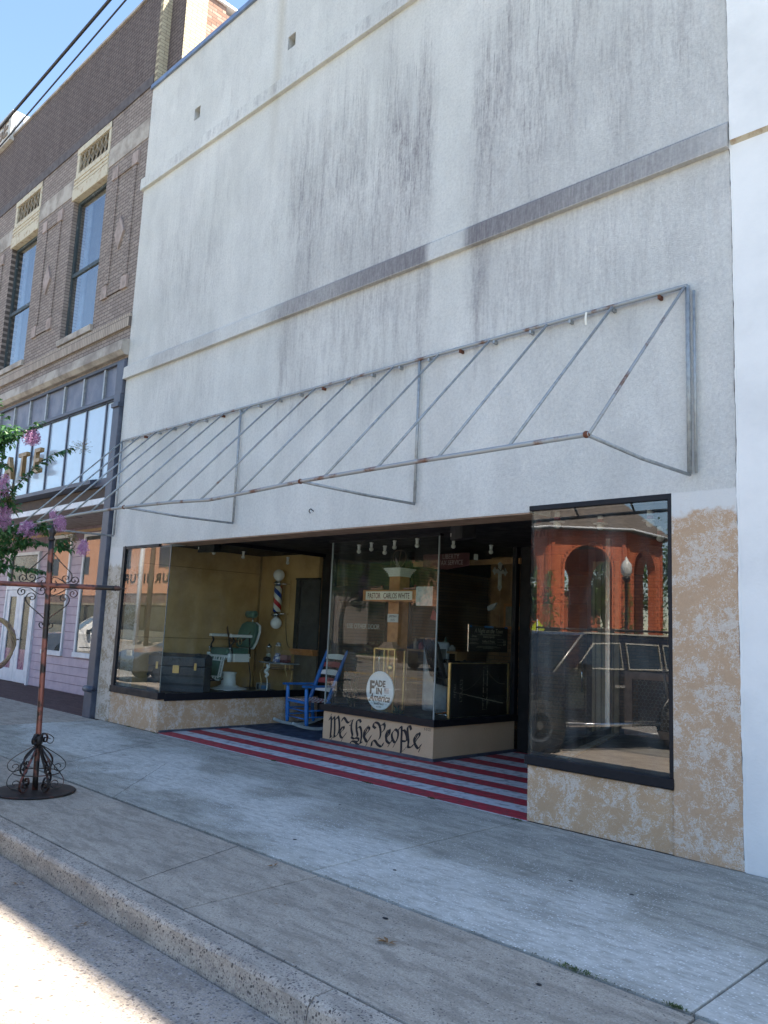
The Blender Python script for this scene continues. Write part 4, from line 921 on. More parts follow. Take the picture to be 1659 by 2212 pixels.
BP = thing('barber_pole', 'red white and blue barber pole with two glass globes on the ochre wall', 'barber pole', (-11.54, 2.80, 1.63))
g = G('barber_stripes'); o3 = g.sep(g.obj())
an = g.mth('DIVIDE', g.mth('ARCTAN2', o3[1], o3[0]), 2 * math.pi)
ph = g.mth('FRACT', g.mth('ADD', g.mth('ADD', g.mth('DIVIDE', o3[2], .38), an), 5.32))
g.base(g.ramp(ph, [(0, (.45, .015, .02)), (.25, (.66, .66, .64)), (.5, (.01, .05, .30)), (.75, (.66, .66, .64))], True)); g.fin(.2)
MB().lathe([(.072, .20), (.072, .66)], (0, 0, 0), (0, 0, 1), 32).build('striped_cylinder', g.m, BP, False)
gm = P('milk_glass', (.80, .82, .84), .15, var=.02)
MB().ball((0, 0, 0), .103, 28).build('globe', gm, BP, False); MB().ball((0, 0, .86), .103, 28).build('globe', gm, BP, False)
MB().lathe([(.05, .09), (.06, .10), (.10, .15), (.10, .165), (.078, .18), (.078, .20)], (0, 0, 0), (0, 0, 1), 28).build('chrome_collar', M['chrome'], BP, False)
MB().lathe([(.078, .66), (.078, .68), (.10, .70), (.10, .715), (.055, .75), (.05, .77)], (0, 0, 0), (0, 0, 1), 28).build('chrome_collar', M['chrome'], BP, False)
for z in (.17, .70): MB().tube([(.08, .0, z), (.15, .06, z), (.15, .14, z)], .012).build('wall_bracket', M['chrome'], BP, False)
MB().box(.13, .17, .135, .15, .12, .76).build('mounting_plate', M['yellow'], BP, False)
MB().tube(spl([(.12, .12, .15), (.14, .12, -.1), (.20, .12, -.35), (.27, .12, -.42)], 5), .005, 6).build('power_cord', M['black'], BP, False)

TB = thing('side_table', 'small glass topped table with curved gold wire legs under the barber pole', 'table', (-11.08, 2.56, .45))
MB().lathe([(.46, .50), (.465, .505), (.465, .515), (.46, .52)], (0, 0, 0), (0, 0, 1), 40).build('tabletop', P('grey_glass_top', (.25, .27, .28), .12), TB, False)
for v_ in TB.children: v_.scale = (1, .55, 1)
for x, y in ((-.36, -.1), (.33, -.1), (-.02, -.22), (.1, .2)):
    MB().tube(spl([(x * .85, y * .85, .50), (x * .87, y * .87, .40), (x * 1.05, y * 1.05, .33), (x * .95, y * .95, .15), (x * 1.0, y, .04), (x * 1.08, y * 1.08, .008), (x * 1.14, y * 1.14, .025)], 6), .0075, 8).build('leg', M['brass'] if x != -.02 else M['enamel'], TB, False)
rm = MB().tube([(.34 * math.cos(R(12 * i)), .2 * math.sin(R(12 * i)), .41) for i in range(30)], .005, 6, closed=True); rm.build('wire_rim', M['iron'], TB, False)
cbn = spl([(-.02, -.235, .47), (.02, -.25, .42), (-.05, -.25, .36), (.03, -.25, .32), (-.02, -.25, .28)], 5)
MB().tube(cbn, .022, 10).build('leg_ornament', M['enamel'], TB, False)
zt_ = .97
j = thing('glass_jar', 'tall clear glass jar with metal lid, leftmost on the small table', 'jar', (-11.33, 2.52, zt_))
clear = glass('clear_jar_glass', ior=1.5)
MB().lathe([(.045, .0), (.047, .02), (.047, .22), (.04, .235)], n=20).build('jar_body', clear, j, False)
MB().lathe([(.05, .235), (.05, .26), (.02, .285), (.012, .31), (0, .315)], n=20).build('lid', M['chrome'], j, False)
MB().lathe([(.04, .01), (.04, .13)], n=16).build('comb_liquid', P('pale_contents', (.35, .36, .30), .4), j, False)
j = thing('toy_figure', 'white and blue figurine with clear dome head standing on the small table', 'figurine', (-11.05, 2.50, zt_))
MB().lathe([(.07, 0), (.085, .01), (.075, .07), (.05, .13), (.045, .15)], n=14).build('figure_body', P('blue_white_figurine', (.60, .62, .66), .3, col2=(.08, .12, .3), vs=22, thr=(.48, .52)), j, False)
MB().ball((0, 0, .22), .075, 16).build('dome_head', clear, j, False)
MB().lathe([(.05, .27), (.04, .32), (.01, .335)], n=14).build('cap', P('striped_cap', (.5, .5, .52), .4, col2=(.02, .02, .03), vs=30, thr=(.48, .52)), j, False)
solo(MB().ball((-11.24, 2.42, zt_ + .045), .075, 16, (1.1, .8, .6)), 'black_hat', M['black'], 'low black rounded hat lying on the small table beside the jar', 'hat')
j = thing('pink_box', 'pinkish toy wagon box on the right end of the small table', 'box', (-10.86, 2.52, zt_))
MB().box(-.09, .09, -.05, .05, .05, .13).build('box_body', P('dusty_pink', (.32, .17, .17), .6), j, False, bev=.01)
for x in (-.06, .0, .06): MB().lathe([(.025, -.055), (.025, .055)], (x, 0, .026), (0, 1, 0), 12).build('wheel', P('maroon_wheel', (.15, .05, .06), .5), j, False)
cb_ = thing('cardboard_carton', 'small grey and blue carton on the display floor below the table', 'box', (-11.62, 2.66, .45), R(20))
MB().box(-.11, .11, -.06, .06, 0, .13).build('carton_body', P('grey_carton', (.30, .28, .25), .8), cb_, False, bev=.003)
MB().box(-.03, .1, -.062, -.0601, .03, .09).build('printed_label', P('blue_print', (.10, .25, .48), .7), cb_, False)
MB().box(-.09, -.05, -.062, -.0601, .02, .11).build('printed_label', M['ink'], cb_, False)

# light bulbs (one kind, copied)
def bulb():
    t = thing('light_bulb', 'x', 'light bulb', (0, 0, 0), 0, 'white bulbs under the shop ceiling')
    MB().ball((0, 0, -.10), .032, 16).build('bulb', P('frosted_bulb', (.72, .71, .66), .3, var=.03), t, False)
    MB().lathe([(.018, -.075), (.022, -.05), (.022, -.02), (.03, -.012), (.03, 0)], n=14).build('socket', M['white_e'], t, False)
    return t
b0 = bulb(); zc = 2.86
bl = [((-8.63, 2.0, 2.83), 'bulb at the left corner of the island window, first of the row'), ((-8.42, 2.05, 2.86), 'second bulb from the left in the island window'), ((-8.14, 2.05, 2.80), 'lower hanging bulb, third from the left in the island window'),
      ((-7.90, 2.0, 2.86), 'bulb above the wooden column in the island window'), ((-7.42, 1.95, 2.86), 'bulb left of the island glass corner'), ((-6.98, 2.2, 2.86), 'bulb just right of the island glass corner'), ((-6.95, 3.0, 2.86), 'bulb above the hanging white cross at the right of the island'),
      ((-11.40, 1.3, 2.84), 'bulb above the trunk in the left display'), ((-11.55, 2.0, 2.84), 'bulb over the barber chair in the left display'), ((-11.25, 2.75, 2.80), 'bulb above the barber pole in the left display')]
for i, (p_, l_) in enumerate(bl):
    if i == 0: b0.location = p_; b0['label'] = l_
    else: copy_tree(b0, None, p_, None, l_)
for c_ in range(1):
    b1 = thing('ringed_bulb', 'bulb with red collar in a wire guard at the right end of the right window', 'light bulb', (-3.55, 1.0, 2.84), 0, 'guarded bulbs in the right window')
    MB().ball((0, 0, -.13), .04, 16, (1, 1, .9)).build('bulb', P('frosted_bulb_b', (.75, .74, .70), .3), b1, False)
    MB().lathe([(.03, -.10), (.034, -.085), (.034, -.055), (.028, -.05)], n=14).build('red_collar', P('red_collar', (.35, .03, .05), .4), b1, False)
    MB().lathe([(.028, -.05), (.03, -.02), (.03, 0)], n=14).build('socket', M['white_e'], b1, False)
    MB().lathe([(.075, -.102), (.08, -.10), (.075, -.096), (.03, -.09)], n=24).build('guard_ring', M['white_e'], b1, False)
    b1_l = [((-4.42, .75, 2.85), 'bulb with red collar and white ring at the upper left of the right window'), ((-4.22, 1.25, 2.88), 'bulb with red collar, second from the left in the right window'), ((-3.98, 2.1, 2.84), 'faint bulb with ring hanging deeper inside the right window')]
    for p_, l_ in b1_l: copy_tree(b1, None, p_, None, l_)
SPK = thing('ceiling_speaker', 'black box loudspeaker hung under the recess ceiling above the island', 'loudspeaker', (-5.95, 1.15, 2.68), R(-30))
MB().prism([(-.18, -.10, 0), (.18, -.10, .0), (.14, .1, .02), (-.14, .1, .02)], (0, 0, .18)).build('cabinet', P('black_cabinet', (.02, .021, .024), .5), SPK, False, bev=.015)
MB().box(-.165, .165, -.106, -.10, .012, .168).build('grille', P('charcoal_grille', (.035, .036, .04), .7), SPK, False)
MB().box(-.155, -.14, -.109, -.106, .05, .09).build('badge', M['white_e'], SPK, False)
S2 = copy_tree(SPK, None, (-10.9, .9, 2.68), R(10), 'black box loudspeaker under the ceiling near the left display glass'); SPK['group'] = 'ceiling loudspeakers'; S2['group'] = 'ceiling loudspeakers'

# ================================================================= ISLAND DISPLAY
WP = thing('wooden_column', 'square brown wooden column with white capital standing in the island window', 'column', (-8.26, 2.51, .455))
MB().box(-.107, .107, -.107, .107, .0, 1.98).build('shaft', M['wood'], WP, False, bev=.006)
mb = MB()
for h_, z0, z1 in ((.118, 1.93, 1.96), (.128, 1.96, 1.985), (.142, 1.985, 2.01), (.158, 2.01, 2.03), (.172, 2.03, 2.055)): mb.box(-h_, h_, -h_, h_, z0, z1)
mb.build('capital', M['enamel'], WP, False, bev=.004)
CR = thing('name_crossbar', 'brown wooden crossbar with a cream name board fixed across the column', 'sign', (-8.19, 2.22, 2.09))
MB().box(-.54, .54, 0, .06, -.08, .085).build('beam', M['wood'], CR, False, bev=.004)
nbd = MB().box(-.465, .47, -.012, 0, -.06, .062).build('name_board', M['sign'], CR, False)
text('name_letters', 'PASTOR   CARLOS WHITE', .115, M['inkred'], nbd, (0, -.0125, -.04), ext=.001, sx=.635, off=.0012, world=False)
V = thing('verse_plaque', 'small white plaque with a verse reference on the front of the wooden column', 'plaque', (-8.25, 2.40, 1.77))
pq = MB().box(-.105, .105, -.015, 0, -.058, .062).build('plaque_board', M['paper'], V, False)
text('verse_letters', 'JEREMIAH', .05, M['ink'], pq, (0, -.016, .012), ext=.0005, sx=.75, world=False); text('verse_letters', '3:15', .05, M['ink'], pq, (0, -.016, -.042), ext=.0005, world=False)
for x, l in ((-8.45, 'left'), (-7.78, 'right')):
    t = thing('toy_train', 'tiny reddish toy train on the %s arm of the wooden crossbar' % l, 'toy train', (x, 2.25, 2.175), 0, 'toy trains on the crossbar')
    m_ = MB(); m_.box(-.13, .02, -.02, .02, .008, .03); m_.box(.03, .1, -.02, .02, .008, .035); m_.build('train_body', P('faded_pink_toy', (.42, .2, .16), .6), t, False)
    MB().lathe([(.01, 0), (.012, .03)], (.08, 0, .035)).build('chimney', M['cred'], t, False)
# twig wreath on top of the column
t = thing('wire_globe', 'thin twig ring with leaves sitting on top of the wooden column', 'wreath', (-8.22, 2.45, 2.53))
MB().tube([(.13 * math.cos(R(15 * i)), .02 * math.sin(R(30 * i)), .12 + .13 * math.sin(R(15 * i))) for i in range(24)], .006, 6, closed=True).build('twig_ring', M['bark'], t, False)
MB().tube([(-.02, 0, 0), (.02, .01, .25)], .005).build('twig', M['bark'], t, False)

def leafblades(mb, c, n, sp, h, wd, rnd, droop=.3):
    for _ in range(n):
        a = rnd.uniform(0, 6.28); L = rnd.uniform(.5, 1) * h; r = rnd.uniform(.2, 1) * sp
        p0 = Vector(c); p2 = p0 + Vector((math.cos(a) * r, math.sin(a) * r, L * rnd.uniform(.5, 1))); p1 = p0 + (p2 - p0) * .5 + Vector((0, 0, L * droop))
        sd = Vector((-math.sin(a), math.cos(a), 0)) * wd
        mb.add([p0 - sd * .4, p0 + sd * .4, p1 + sd, p2, p1 - sd], [(0, 1, 2, 3, 4)])
def leaf(mb, p, d, L, w, nr):
    d = d.normalized(); s_ = d.cross(nr)
    s_ = s_.normalized() if s_.length > 1e-3 else d.orthogonal()
    u = s_.cross(d)
    a = p; b = p + d * L * .45 + s_ * w / 2 + u * w * .15; c = p + d * L - u * L * .1; e = p + d * L * .45 - s_ * w / 2 + u * w * .15; m = p + d * L * .5
    mb.add([a, b, c, e, m], [(0, 1, 4), (1, 2, 4), (2, 3, 4), (3, 0, 4)])
def shrub(name, label, loc, h, sp, n, Lf, parent_pot=True, seed=1):
    rr = random.Random(seed); t = thing(name, label, 'plant', loc)
    st, lf = MB(), MB()
    for k in range(9):
        a = rr.uniform(0, 6.28); r = rr.uniform(.1, 1) * sp
        pts = spl([(0, 0, 0), (math.cos(a) * r * .3, math.sin(a) * r * .3, h * .4), (math.cos(a) * r, math.sin(a) * r, h * rr.uniform(.5, 1))], 8)
        st.tube(pts, .004, 5)
        for q in range(n // 9):
            p = pts[rr.randrange(3, len(pts))]; d = Vector((rr.uniform(-1, 1), rr.uniform(-1, 1), rr.uniform(-.2, .9)))
            leaf(lf, p, d, Lf * rr.uniform(.6, 1.2), Lf * .4, Vector((rr.uniform(-.3, .3), rr.uniform(-.3, .3), 1)))
    st.build('stem', M['bark'], t, False); lf.build('foliage', M['house_leaf'], t, False)
    return t
shrub('potted_plant', 'tall leafy dark houseplant at the left inside the island window', (-8.62, 2.05, .455), .62, .16, 260, .055, seed=4)
shrub('potted_plant', 'bushy dark houseplant low in the left corner of the island window', (-8.60, 1.95, .455), .30, .2, 330, .05, seed=9)
m_ = MB(); leafblades(m_, (-7.55, 1.85, .455), 34, .11, .17, .009, random.Random(3)); solo(m_, 'spiky_plant', M['house_leaf'], 'small spiky plant to the right of the round shop sign', 'plant')
# greenery round the column foot
m_ = MB(); rr = random.Random(8)
for _ in range(90):
    a = rr.uniform(0, 6.28); leaf(m_, Vector((-8.26 + .2 * math.cos(a), 2.2 + .1 * math.sin(a), 1.40)), Vector((math.cos(a), math.sin(a) - .3, rr.uniform(-.6, .5))), .07, .018, Vector((0, 0, 1)))
solo(m_, 'leaf_garland', M['bud'], 'small garland of pale leaves on top of the brass case', 'garland')
# brass and glass case
CS = thing('brass_case', 'tall narrow brass framed glass case behind the round shop sign', 'display case', (-8.02, 2.12, .455))
m_ = MB()
for x in (-.2, .2):
    for y in (-.1, .1): m_.box(x - .012, x + .012, y - .012, y + .012, 0, .88)
for z in (0, .865): m_.box(-.2, .2, -.112, -.088, z, z + .02); m_.box(-.2, .2, .088, .112, z, z + .02); m_.box(-.212, -.188, -.1, .1, z, z + .02); m_.box(.188, .212, -.1, .1, z, z + .02)
m_.box(.07, .085, -.112, -.092, .02, .865)
m_.build('case_frame', M['brass'], CS, False)
MB().box(-.19, .19, -.102, -.098, .02, .865).build('case_glass', clear, CS, False)
MB().lathe([(.05, 0), (.055, .008), (.03, .02)], (.13, -.115, .62), (0, -1, 0), 6).build('knob', M['brass'], CS, False)
for i in range(4): MB().box(-.15 + .02 * i, .14 - .02 * i, -.08 + .01 * i, .08 - .01 * i, .887 + .022 * i, .907 + .022 * i).build('block_tier', P('pinkish_blocks', (.38, .22, .14), .7, vs=20), CS, False)
# round shop sign
RS = thing('round_sign', 'round white barber shop sign with black lettering leaning in the island window', 'sign', (-7.85, 1.80, .515))
rdisc = MB().lathe([(.255, 0), (.26, .008), (.26, .024), (.25, .03)], (0, 0, .26), (0, -1, 0), 48, False).build('disc', P('white_sign_face', (.80, .83, .86), .35, var=.05), RS, False)
y_ = -.0315
def rt(s_, size, x, z, sx=1., off=0., **k): text('sign_letters', s_, size, M['ink'], rdisc, (x, y_, z + .26), ext=.0006, sx=sx, off=off, world=False, **k)
rt('F', .24, -.145, -.045, .85, .009); rt('ADE', .115, .01, .055, .92, .005); rt('IN', .115, -.005, -.045, 1, .005)
rt('America', .14, .005, -.14, .82, .003, shear=.35); rt('BARBER SHOP', .035, 0, -.19, .85); rt('est. 2019', .026, 0, -.225)
m_ = MB()
for pts in ([(-.20, -.12), (-.19, -.15), (-.16, -.14), (-.12, -.08)], [(-.10, -.13), (-.09, -.165), (-.05, -.17), (.0, -.16), (.04, -.175)]): m_.strap(spl([(x, y_, z + .26) for x, z in pts], 5), .002, .007, (0, 1, 0))
m_.box(-.16, -.115, y_, y_ + .001, .083, .086); m_.box(.115, .16, y_, y_ + .001, .083, .086); m_.build('flourish', M['ink'], rdisc, False)
m_ = MB().box(.09, .18, y_, y_ + .001, .235, .30); m_.build('flag_field', P('faded_flag_red', (.55, .38, .40), .5), rdisc, False)
m_ = MB()
for i in range(3): m_.box(.09, .18, y_ - .0006, y_, .243 + i * .02, .251 + i * .02)
m_.build('flag_stripe', M['paper'], rdisc, False); MB().box(.09, .125, y_ - .001, y_, .268, .30).build('flag_canton', P('faded_flag_blue', (.08, .10, .16), .5), rdisc, False)
# taped sheets, framed picture, poster, ornaments
solo(MB().box(-7.17, -6.88, 1.69, 1.70, 1.93, 2.18), 'clear_document_sleeve', P('hazy_sleeve', (.30, .33, .32), .2, col2=(.45, .47, .45), vs=9), 'square translucent sheet hung inside the island glass near its corner', 'sheet')
FRM = thing('framed_bridge_print', 'wide black framed print of a lit suspension bridge at night low in the island window', 'picture', (-6.86, 2.68, .505))
MB().box(0, .02, -.63, .63, 0, .69).build('print', P('night_black', (.003, .003, .004), .35), FRM, False)
m_ = MB(); m_.box(.0, .035, -.65, -.63, -.0, .70); m_.box(0, .035, .63, .65, 0, .70); m_.box(0, .035, -.63, .63, .69, .705); m_.box(0, .035, -.63, .63, -.005, .0)
m_.build('frame', M['brass'], FRM, False)
wl_ = P('warm_light_dots', (.50, .46, .36), .6); m_ = MB(); rr = random.Random(5)
def dot(y, z, s_=.0035): m_.box(.0202, .0212, y - s_, y + s_, z - s_, z + s_)
for i in range(150):
    t_ = i / 150; dot(-.56 + t_ * 1.1, .33 - t_ * .18 + rr.uniform(-.004, .004), .0022 + .003 * t_)
for tx, h0, h1, s_ in ((-.40, .20, .48, .6), (.12, .08, .66, 1.2), (-.53, .26, .42, .35)):
    for k in range(int(90 * s_)): dot(tx + rr.choice((-1, 1)) * .035 * s_ + rr.uniform(-.006, .006), rr.uniform(h0, h1), .003 * s_ + .001)
    for zz in (h0 + (h1 - h0) * q / 5 for q in range(6)):
        for q in range(8): dot(tx - .035 * s_ + q * .01 * s_, zz, .0022)
for k in range(60):
    u = k / 60; dot(.12 + .45 * u, .64 - .5 * u + .28 * u * u, .002); dot(.12 - .5 * u, .64 - .62 * u + .33 * u * u, .0015)
for k in range(110): dot(rr.uniform(.15, .6), rr.uniform(.15, .26), .0025)
m_.build('bridge_lights', wl_, FRM, False)
PO = thing('event_poster', 'black poster with gold lettering held by blue tape above the bridge print', 'poster', (-6.83, 2.83, 1.36))
pb_ = MB().box(0, .006, -.44, .44, 0, .34).build('poster_sheet', P('poster_black', (.004, .004, .005), .4), PO, False)
gold = P('pale_gold_print', (.40, .38, .30), .6)
def ptx(s_, size, y, z, sx=1., **k): text('poster_letters', s_, size, gold, pb_, (.0065, y, z), xd=(0, 1, 0), yd=(0, 0, 1), ext=.0004, sx=sx, world=False, **k)
ptx('A Night on the Town', .085, 0, .255, .85, shear=.25); ptx('Evening Agenda', .04, .0, .19, 1, shear=.3); ptx('Dinner', .04, -.32, .195, 1, shear=.3)
ptx('Raffles & Prizes', .045, 0, .125); ptx('$25', .04, .37, .13); ptx('$35', .04, .37, .09)
m_ = MB(); 
for z, a, b in ((.235, -.2, .25), (.225, -.25, .3), (.17, -.42, -.22), (.155, -.40, -.24), (.12, -.4, -.26), (.105, -.43, -.22), (.11, -.14, .16), (.17, .2, .36), (.135, .2, .33), (.095, .2, .32), (.07, -.25, .2), (.058, -.28, .28), (.045, -.12, .12)):
    y = a
    while y < b: w_ = rr.uniform(.012, .04); m_.box(.0062, .0068, y, min(y + w_, b), z - .0022, z + .0022); y += w_ + .008
m_.build('small_print', gold, pb_, False)
for y, w_ in ((-.41, .06), (0, .2), (.40, .06)): MB().box(-.002, .009, y - w_ / 2, y + w_ / 2, .325, .35).build('blue_tape', M['tape'], PO, False)
MB().box(.0, .012, -.452, -.44, 0, .36).build('stand_edge', M['chrome'], PO, False)
OC = thing('hanging_cross', 'small pale cross ornament with dark cord hanging at the upper right of the island', 'ornament', (-6.74, 2.95, 2.28), R(80))
m_ = MB(); q = [(-.03, 0), (-.045, .03), (-.03, .06), (-.03, .24), (-.10, .24), (-.12, .21), (-.14, .245), (-.17, .27), (-.14, .295), (-.12, .33), (-.10, .30), (-.03, .30), (-.03, .36), (-.05, .385), (0, .42), (.05, .385), (.03, .36), (.03, .30), (.10, .30), (.12, .33), (.14, .295), (.17, .27), (.14, .245), (.12, .21), (.10, .24), (.03, .24), (.03, .06), (.045, .03), (.03, 0), (0, -.03)]
m_.prism([(x * .85, 0, z * .9 - .05) for x, z in q], (0, .015, 0)); m_.build('cross_plate', P('pale_grey_green', (.34, .37, .32), .6), OC, False)
MB().tube(spl([(-.08, -.008, .26), (-.0, -.012, .20), (.03, -.01, .28), (.08, -.008, .20)], 5), .005, 6).build('cord', M['black'], OC, False)
solo(MB().box(-6.86, -6.85, 2.50, 2.58, 2.60, 2.68), 'note_card', M['paper'], 'small white card stuck high on the island side glass', 'card')
PN = thing('tax_banner', 'dark maroon pennant sign with pale lettering hanging behind the island glass', 'banner', (-7.75, 2.95, 2.54))
pb2 = MB().prism([(-.45, 0, .22), (.45, 0, .22), (.45, 0, .03), (.0, 0, -.02), (-.45, 0, .03)], (0, .01, 0)).build('banner_cloth', P('maroon_cloth', (.075, .015, .02), .8), PN, False)
text('banner_letters', 'TAX SERVICE', .10, P('dim_pink_letters', (.30, .24, .24), .8), pb2, (0.1, -.001, .05), ext=.0005, world=False, sx=.8)
text('banner_letters', 'LIBERTY', .10, P('dim_pink_letters2', (.30, .24, .24), .8), pb2, (0.1, -.001, .14), ext=.0005, world=False, sx=.9)
SD = thing('star_pennant', 'pale angular paper kite hanging in the upper left of the island window', 'kite', (-8.45, 2.6, 2.45), R(10))
MB().prism([(0, 0, .25), (.22, 0, -.15), (.1, 0, -.05), (.05, 0, -.28)], (0, .01, 0)).build('kite_sail', P('dim_grey_pink', (.28, .24, .27), .7), SD, False)
MB().tube([(-.25, 0, .1), (.1, 0, -.3)], .006).build('kite_stick', M['bark'], SD, False)
# modern black barber chair inside the island + white appliance
BC = thing('black_salon_chair', 'modern black salon chair with chrome trim behind the bridge print', 'salon chair', (-7.42, 2.85, .455), R(150))
MB().lathe([(.28, 0), (.28, .02), (.04, .05), (.04, .4)], n=28).build('base', M['chrome'], BC, False)
MB().box(-.27, .27, -.26, .24, .40, .54).build('seat', M['bleather'], BC, False, bev=.05, seg=4)
MB().prism([(-.26, .2, .5), (-.24, .33, .98), (-.15, .36, 1.06), (.15, .36, 1.06), (.24, .33, .98), (.26, .2, .5)], (0, .09, 0)).build('backrest', M['bleather'], BC, False, bev=.03, seg=3)
for s_ in (-1, 1):
    MB().box(s_ * .28, s_ * .34, -.28, .24, .70, .76).build('armrest', M['bleather'], BC, False, bev=.02, seg=3)
    MB().tube([(s_ * .31, -.2, .46), (s_ * .31, -.22, .70)], .014).build('arm_post', M['chrome'], BC, False)
AP = thing('white_appliance', 'white rounded air cooler standing behind the black salon chair', 'appliance', (-7.95, 3.05, .455), R(40))
MB().box(-.19, .19, -.15, .15, 0, 1.0).build('casing', P('cool_white_plastic', (.42, .46, .52), .35), AP, False, bev=.05, seg=4)
MB().box(-.14, .14, -.156, -.15, .72, .9).build('control_panel', M['black'], AP, False)

SH = thing('display_shelf', 'dark wooden shelf unit holding odds and ends behind the wooden column', 'shelf', (-8.0, 3.15, .455))
mb = MB(); mb.box(-.55, .45, -.12, .12, .84, .87); mb.box(-.55, .45, -.12, .12, .35, .38); mb.box(-.55, -.52, -.12, .12, 0, .84); mb.box(.42, .45, -.12, .12, 0, .84)
mb.build('shelf_boards', M['pine'], SH, False)
CN = thing('traffic_cone', 'small orange cone standing on the dark shelf in the island display', 'cone', (-8.05, 3.10, 1.327)); MB().lathe([(.035, .01), (.008, .17), (0, .172)], n=16).build('cone_body', P('cone_orange', (.7, .12, .06), .5), CN, False); MB().box(-.045, .045, -.045, .045, 0, .012).build('base', P('cone_orange_base', (.7, .12, .06), .5), CN, False)
for i, (x, h_, r_, c_, l_) in enumerate(((-8.45, .16, .035, (.35, .3, .22), 'tan bottle at the left end of the dark shelf'), (-8.33, .11, .045, (.3, .06, .05), 'short red tin on the dark shelf beside the tan bottle'), (-7.85, .2, .03, (.12, .16, .12), 'tall dark green bottle on the shelf right of the cone'), (-7.72, .09, .05, (.4, .4, .38), 'low pale tub at the right end of the dark shelf'))):
    solo(MB().lathe([(r_, 0), (r_, h_ * .65), (r_ * .45, h_ * .8), (r_ * .45, h_)], (x, 3.13, 1.327), (0, 0, 1), 16), 'shelf_bottle', P('bottle_%d' % i, c_, .3), l_, 'bottle')
RP = thing('red_pennant', 'small red pennant hanging beside the wooden column', 'pennant', (-7.78, 2.75, 1.78), R(-20))
MB().prism([(-.09, 0, .0), (.09, 0, -.02), (.07, 0, .1), (-.02, 0, .15)], (0, .008, 0)).build('cloth', P('pennant_red', (.4, .05, .04), .8), RP, False)
MB().tube([(-.02, 0, .15), (-.02, .0, .45)], .003, 5).build('string', M['black'], RP, False)
solo(MB().prism([(-6.95, 2.96, 1.92), (-6.86, 2.96, 1.95), (-6.80, 2.96, 2.04), (-6.88, 2.96, 2.02), (-6.97, 2.96, 1.98)], (0, .03, 0)), 'white_glove', P('dim_glove', (.22, .23, .23), .8), 'crumpled white glove hanging above the black event poster', 'glove')
MF = thing('wall_picture', 'framed picture on the pine panelling behind the island', 'picture', (-8.3, 5.56, 1.9)); MB().box(-.28, .28, 0, .03, -.2, .25).build('frame', M['wood'], MF, False); MB().box(-.23, .23, -.006, -.001, -.15, .2).build('print', P('dull_print', (.3, .28, .22), .7, vs=12), MF, False)
# ================================================================= RIGHT DISPLAY
CRT = thing('wire_crate', 'wooden crate with chicken wire front standing in the right display window', 'crate', (-4.42, 3.22, .45))
m_ = MB(); m_.box(-.58, .58, 0, .03, 0, .09); m_.box(-.58, .58, 0, .03, .68, .77); m_.box(-.58, -.48, 0, .03, .09, .68); m_.box(.48, .58, 0, .03, .09, .68)
m_.build('crate_frame', P('reddish_crate_wood', (.25, .13, .08), .7, vs=9), CRT, False)
m_ = MB(); s_ = .028
for r_ in range(14):
    for c_ in range(19):
        x = -.47 + c_ * s_ * 1.78 + (s_ * .89 if r_ % 2 else 0); z = .10 + r_ * s_ * 1.52
        if x > .47: continue
        p = [(x, .012, z), (x + s_ * .87, .012, z + s_ * .5), (x + s_ * .87, .012, z + s_ * 1.5)]
        m_.tube([p[0], p[1]], .0016, 4, False); m_.tube([p[1], p[2]], .0016, 4, False); m_.tube([p[1], (x + s_ * 1.74, .012, z)], .0016, 4, False)
m_.build('chicken_wire', M['galv'], CRT, False)
MB().box(-.5, .5, .2, .22, .05, .72).build('crate_back', P('dark_crate_inside', (.02, .015, .012), .9), CRT, False)
SC = thing('spindle_chair', 'brown turned wooden chair at the right edge of the right display window', 'chair', (-3.50, 1.72, .45), R(15))
wch = P('worn_brown_chair', (.14, .08, .05), .5)
MB().lathe([(.20, .42), (.22, .43), (.22, .455), (.2, .465)], n=24).build('seat', wch, SC, False)
for a_ in (45, 135, 225, 315):
    c_, s__ = math.cos(R(a_)), math.sin(R(a_)); MB().tube([(c_ * .14, s__ * .14, .42), (c_ * .17, s__ * .17, .28), (c_ * .18, s__ * .18, .26), (c_ * .21, s__ * .21, .12), (c_ * .235, s__ * .235, .0)], [.014, .022, .014, .02, .010], 10).build('leg', wch, SC, False)
for a_ in (120, 150, 180, 210, 240):
    c_, s__ = math.cos(R(a_)), math.sin(R(a_)); MB().tube([(c_ * .18, s__ * .18, .46), (c_ * .22, s__ * .22, .66), (c_ * .26, s__ * .26, .88)], [.009, .013, .008], 8).build('spindle', wch, SC, False)
MB().tube([(math.cos(R(110 + i * 10)) * .265, math.sin(R(110 + i * 10)) * .265, .88) for i in range(15)], .018, 8).build('top_rail', wch, SC, False)

# ================================================================= WICKER HOOP at far left
H = thing('driftwood_hoop', 'ring of pale driftwood on a stand at the left edge of the picture', 'hoop', (-17.05, -.05, 0), R(44))
rr = random.Random(2)
for k in range(7):
    m_ = MB(); m_.tube([((.44 + .035 * math.sin(i * .9 + k) + rr.uniform(-.008, .008)) * math.cos(R(i * 10)), .03 * math.cos(k + i * .4), .98 + (.50 + .035 * math.sin(i * .9 + k)) * math.sin(R(i * 10))) for i in range(36)], .017, 6, closed=True)
    m_.build('twisted_cane', P('pale_cane_%d' % k, (.42 - .03 * k, .30 - .025 * k, .14), .6), H, False)
MB().tube([(0, .08, 0), (0, .08, .5)], .02).build('stand', M['iron'], H, False)

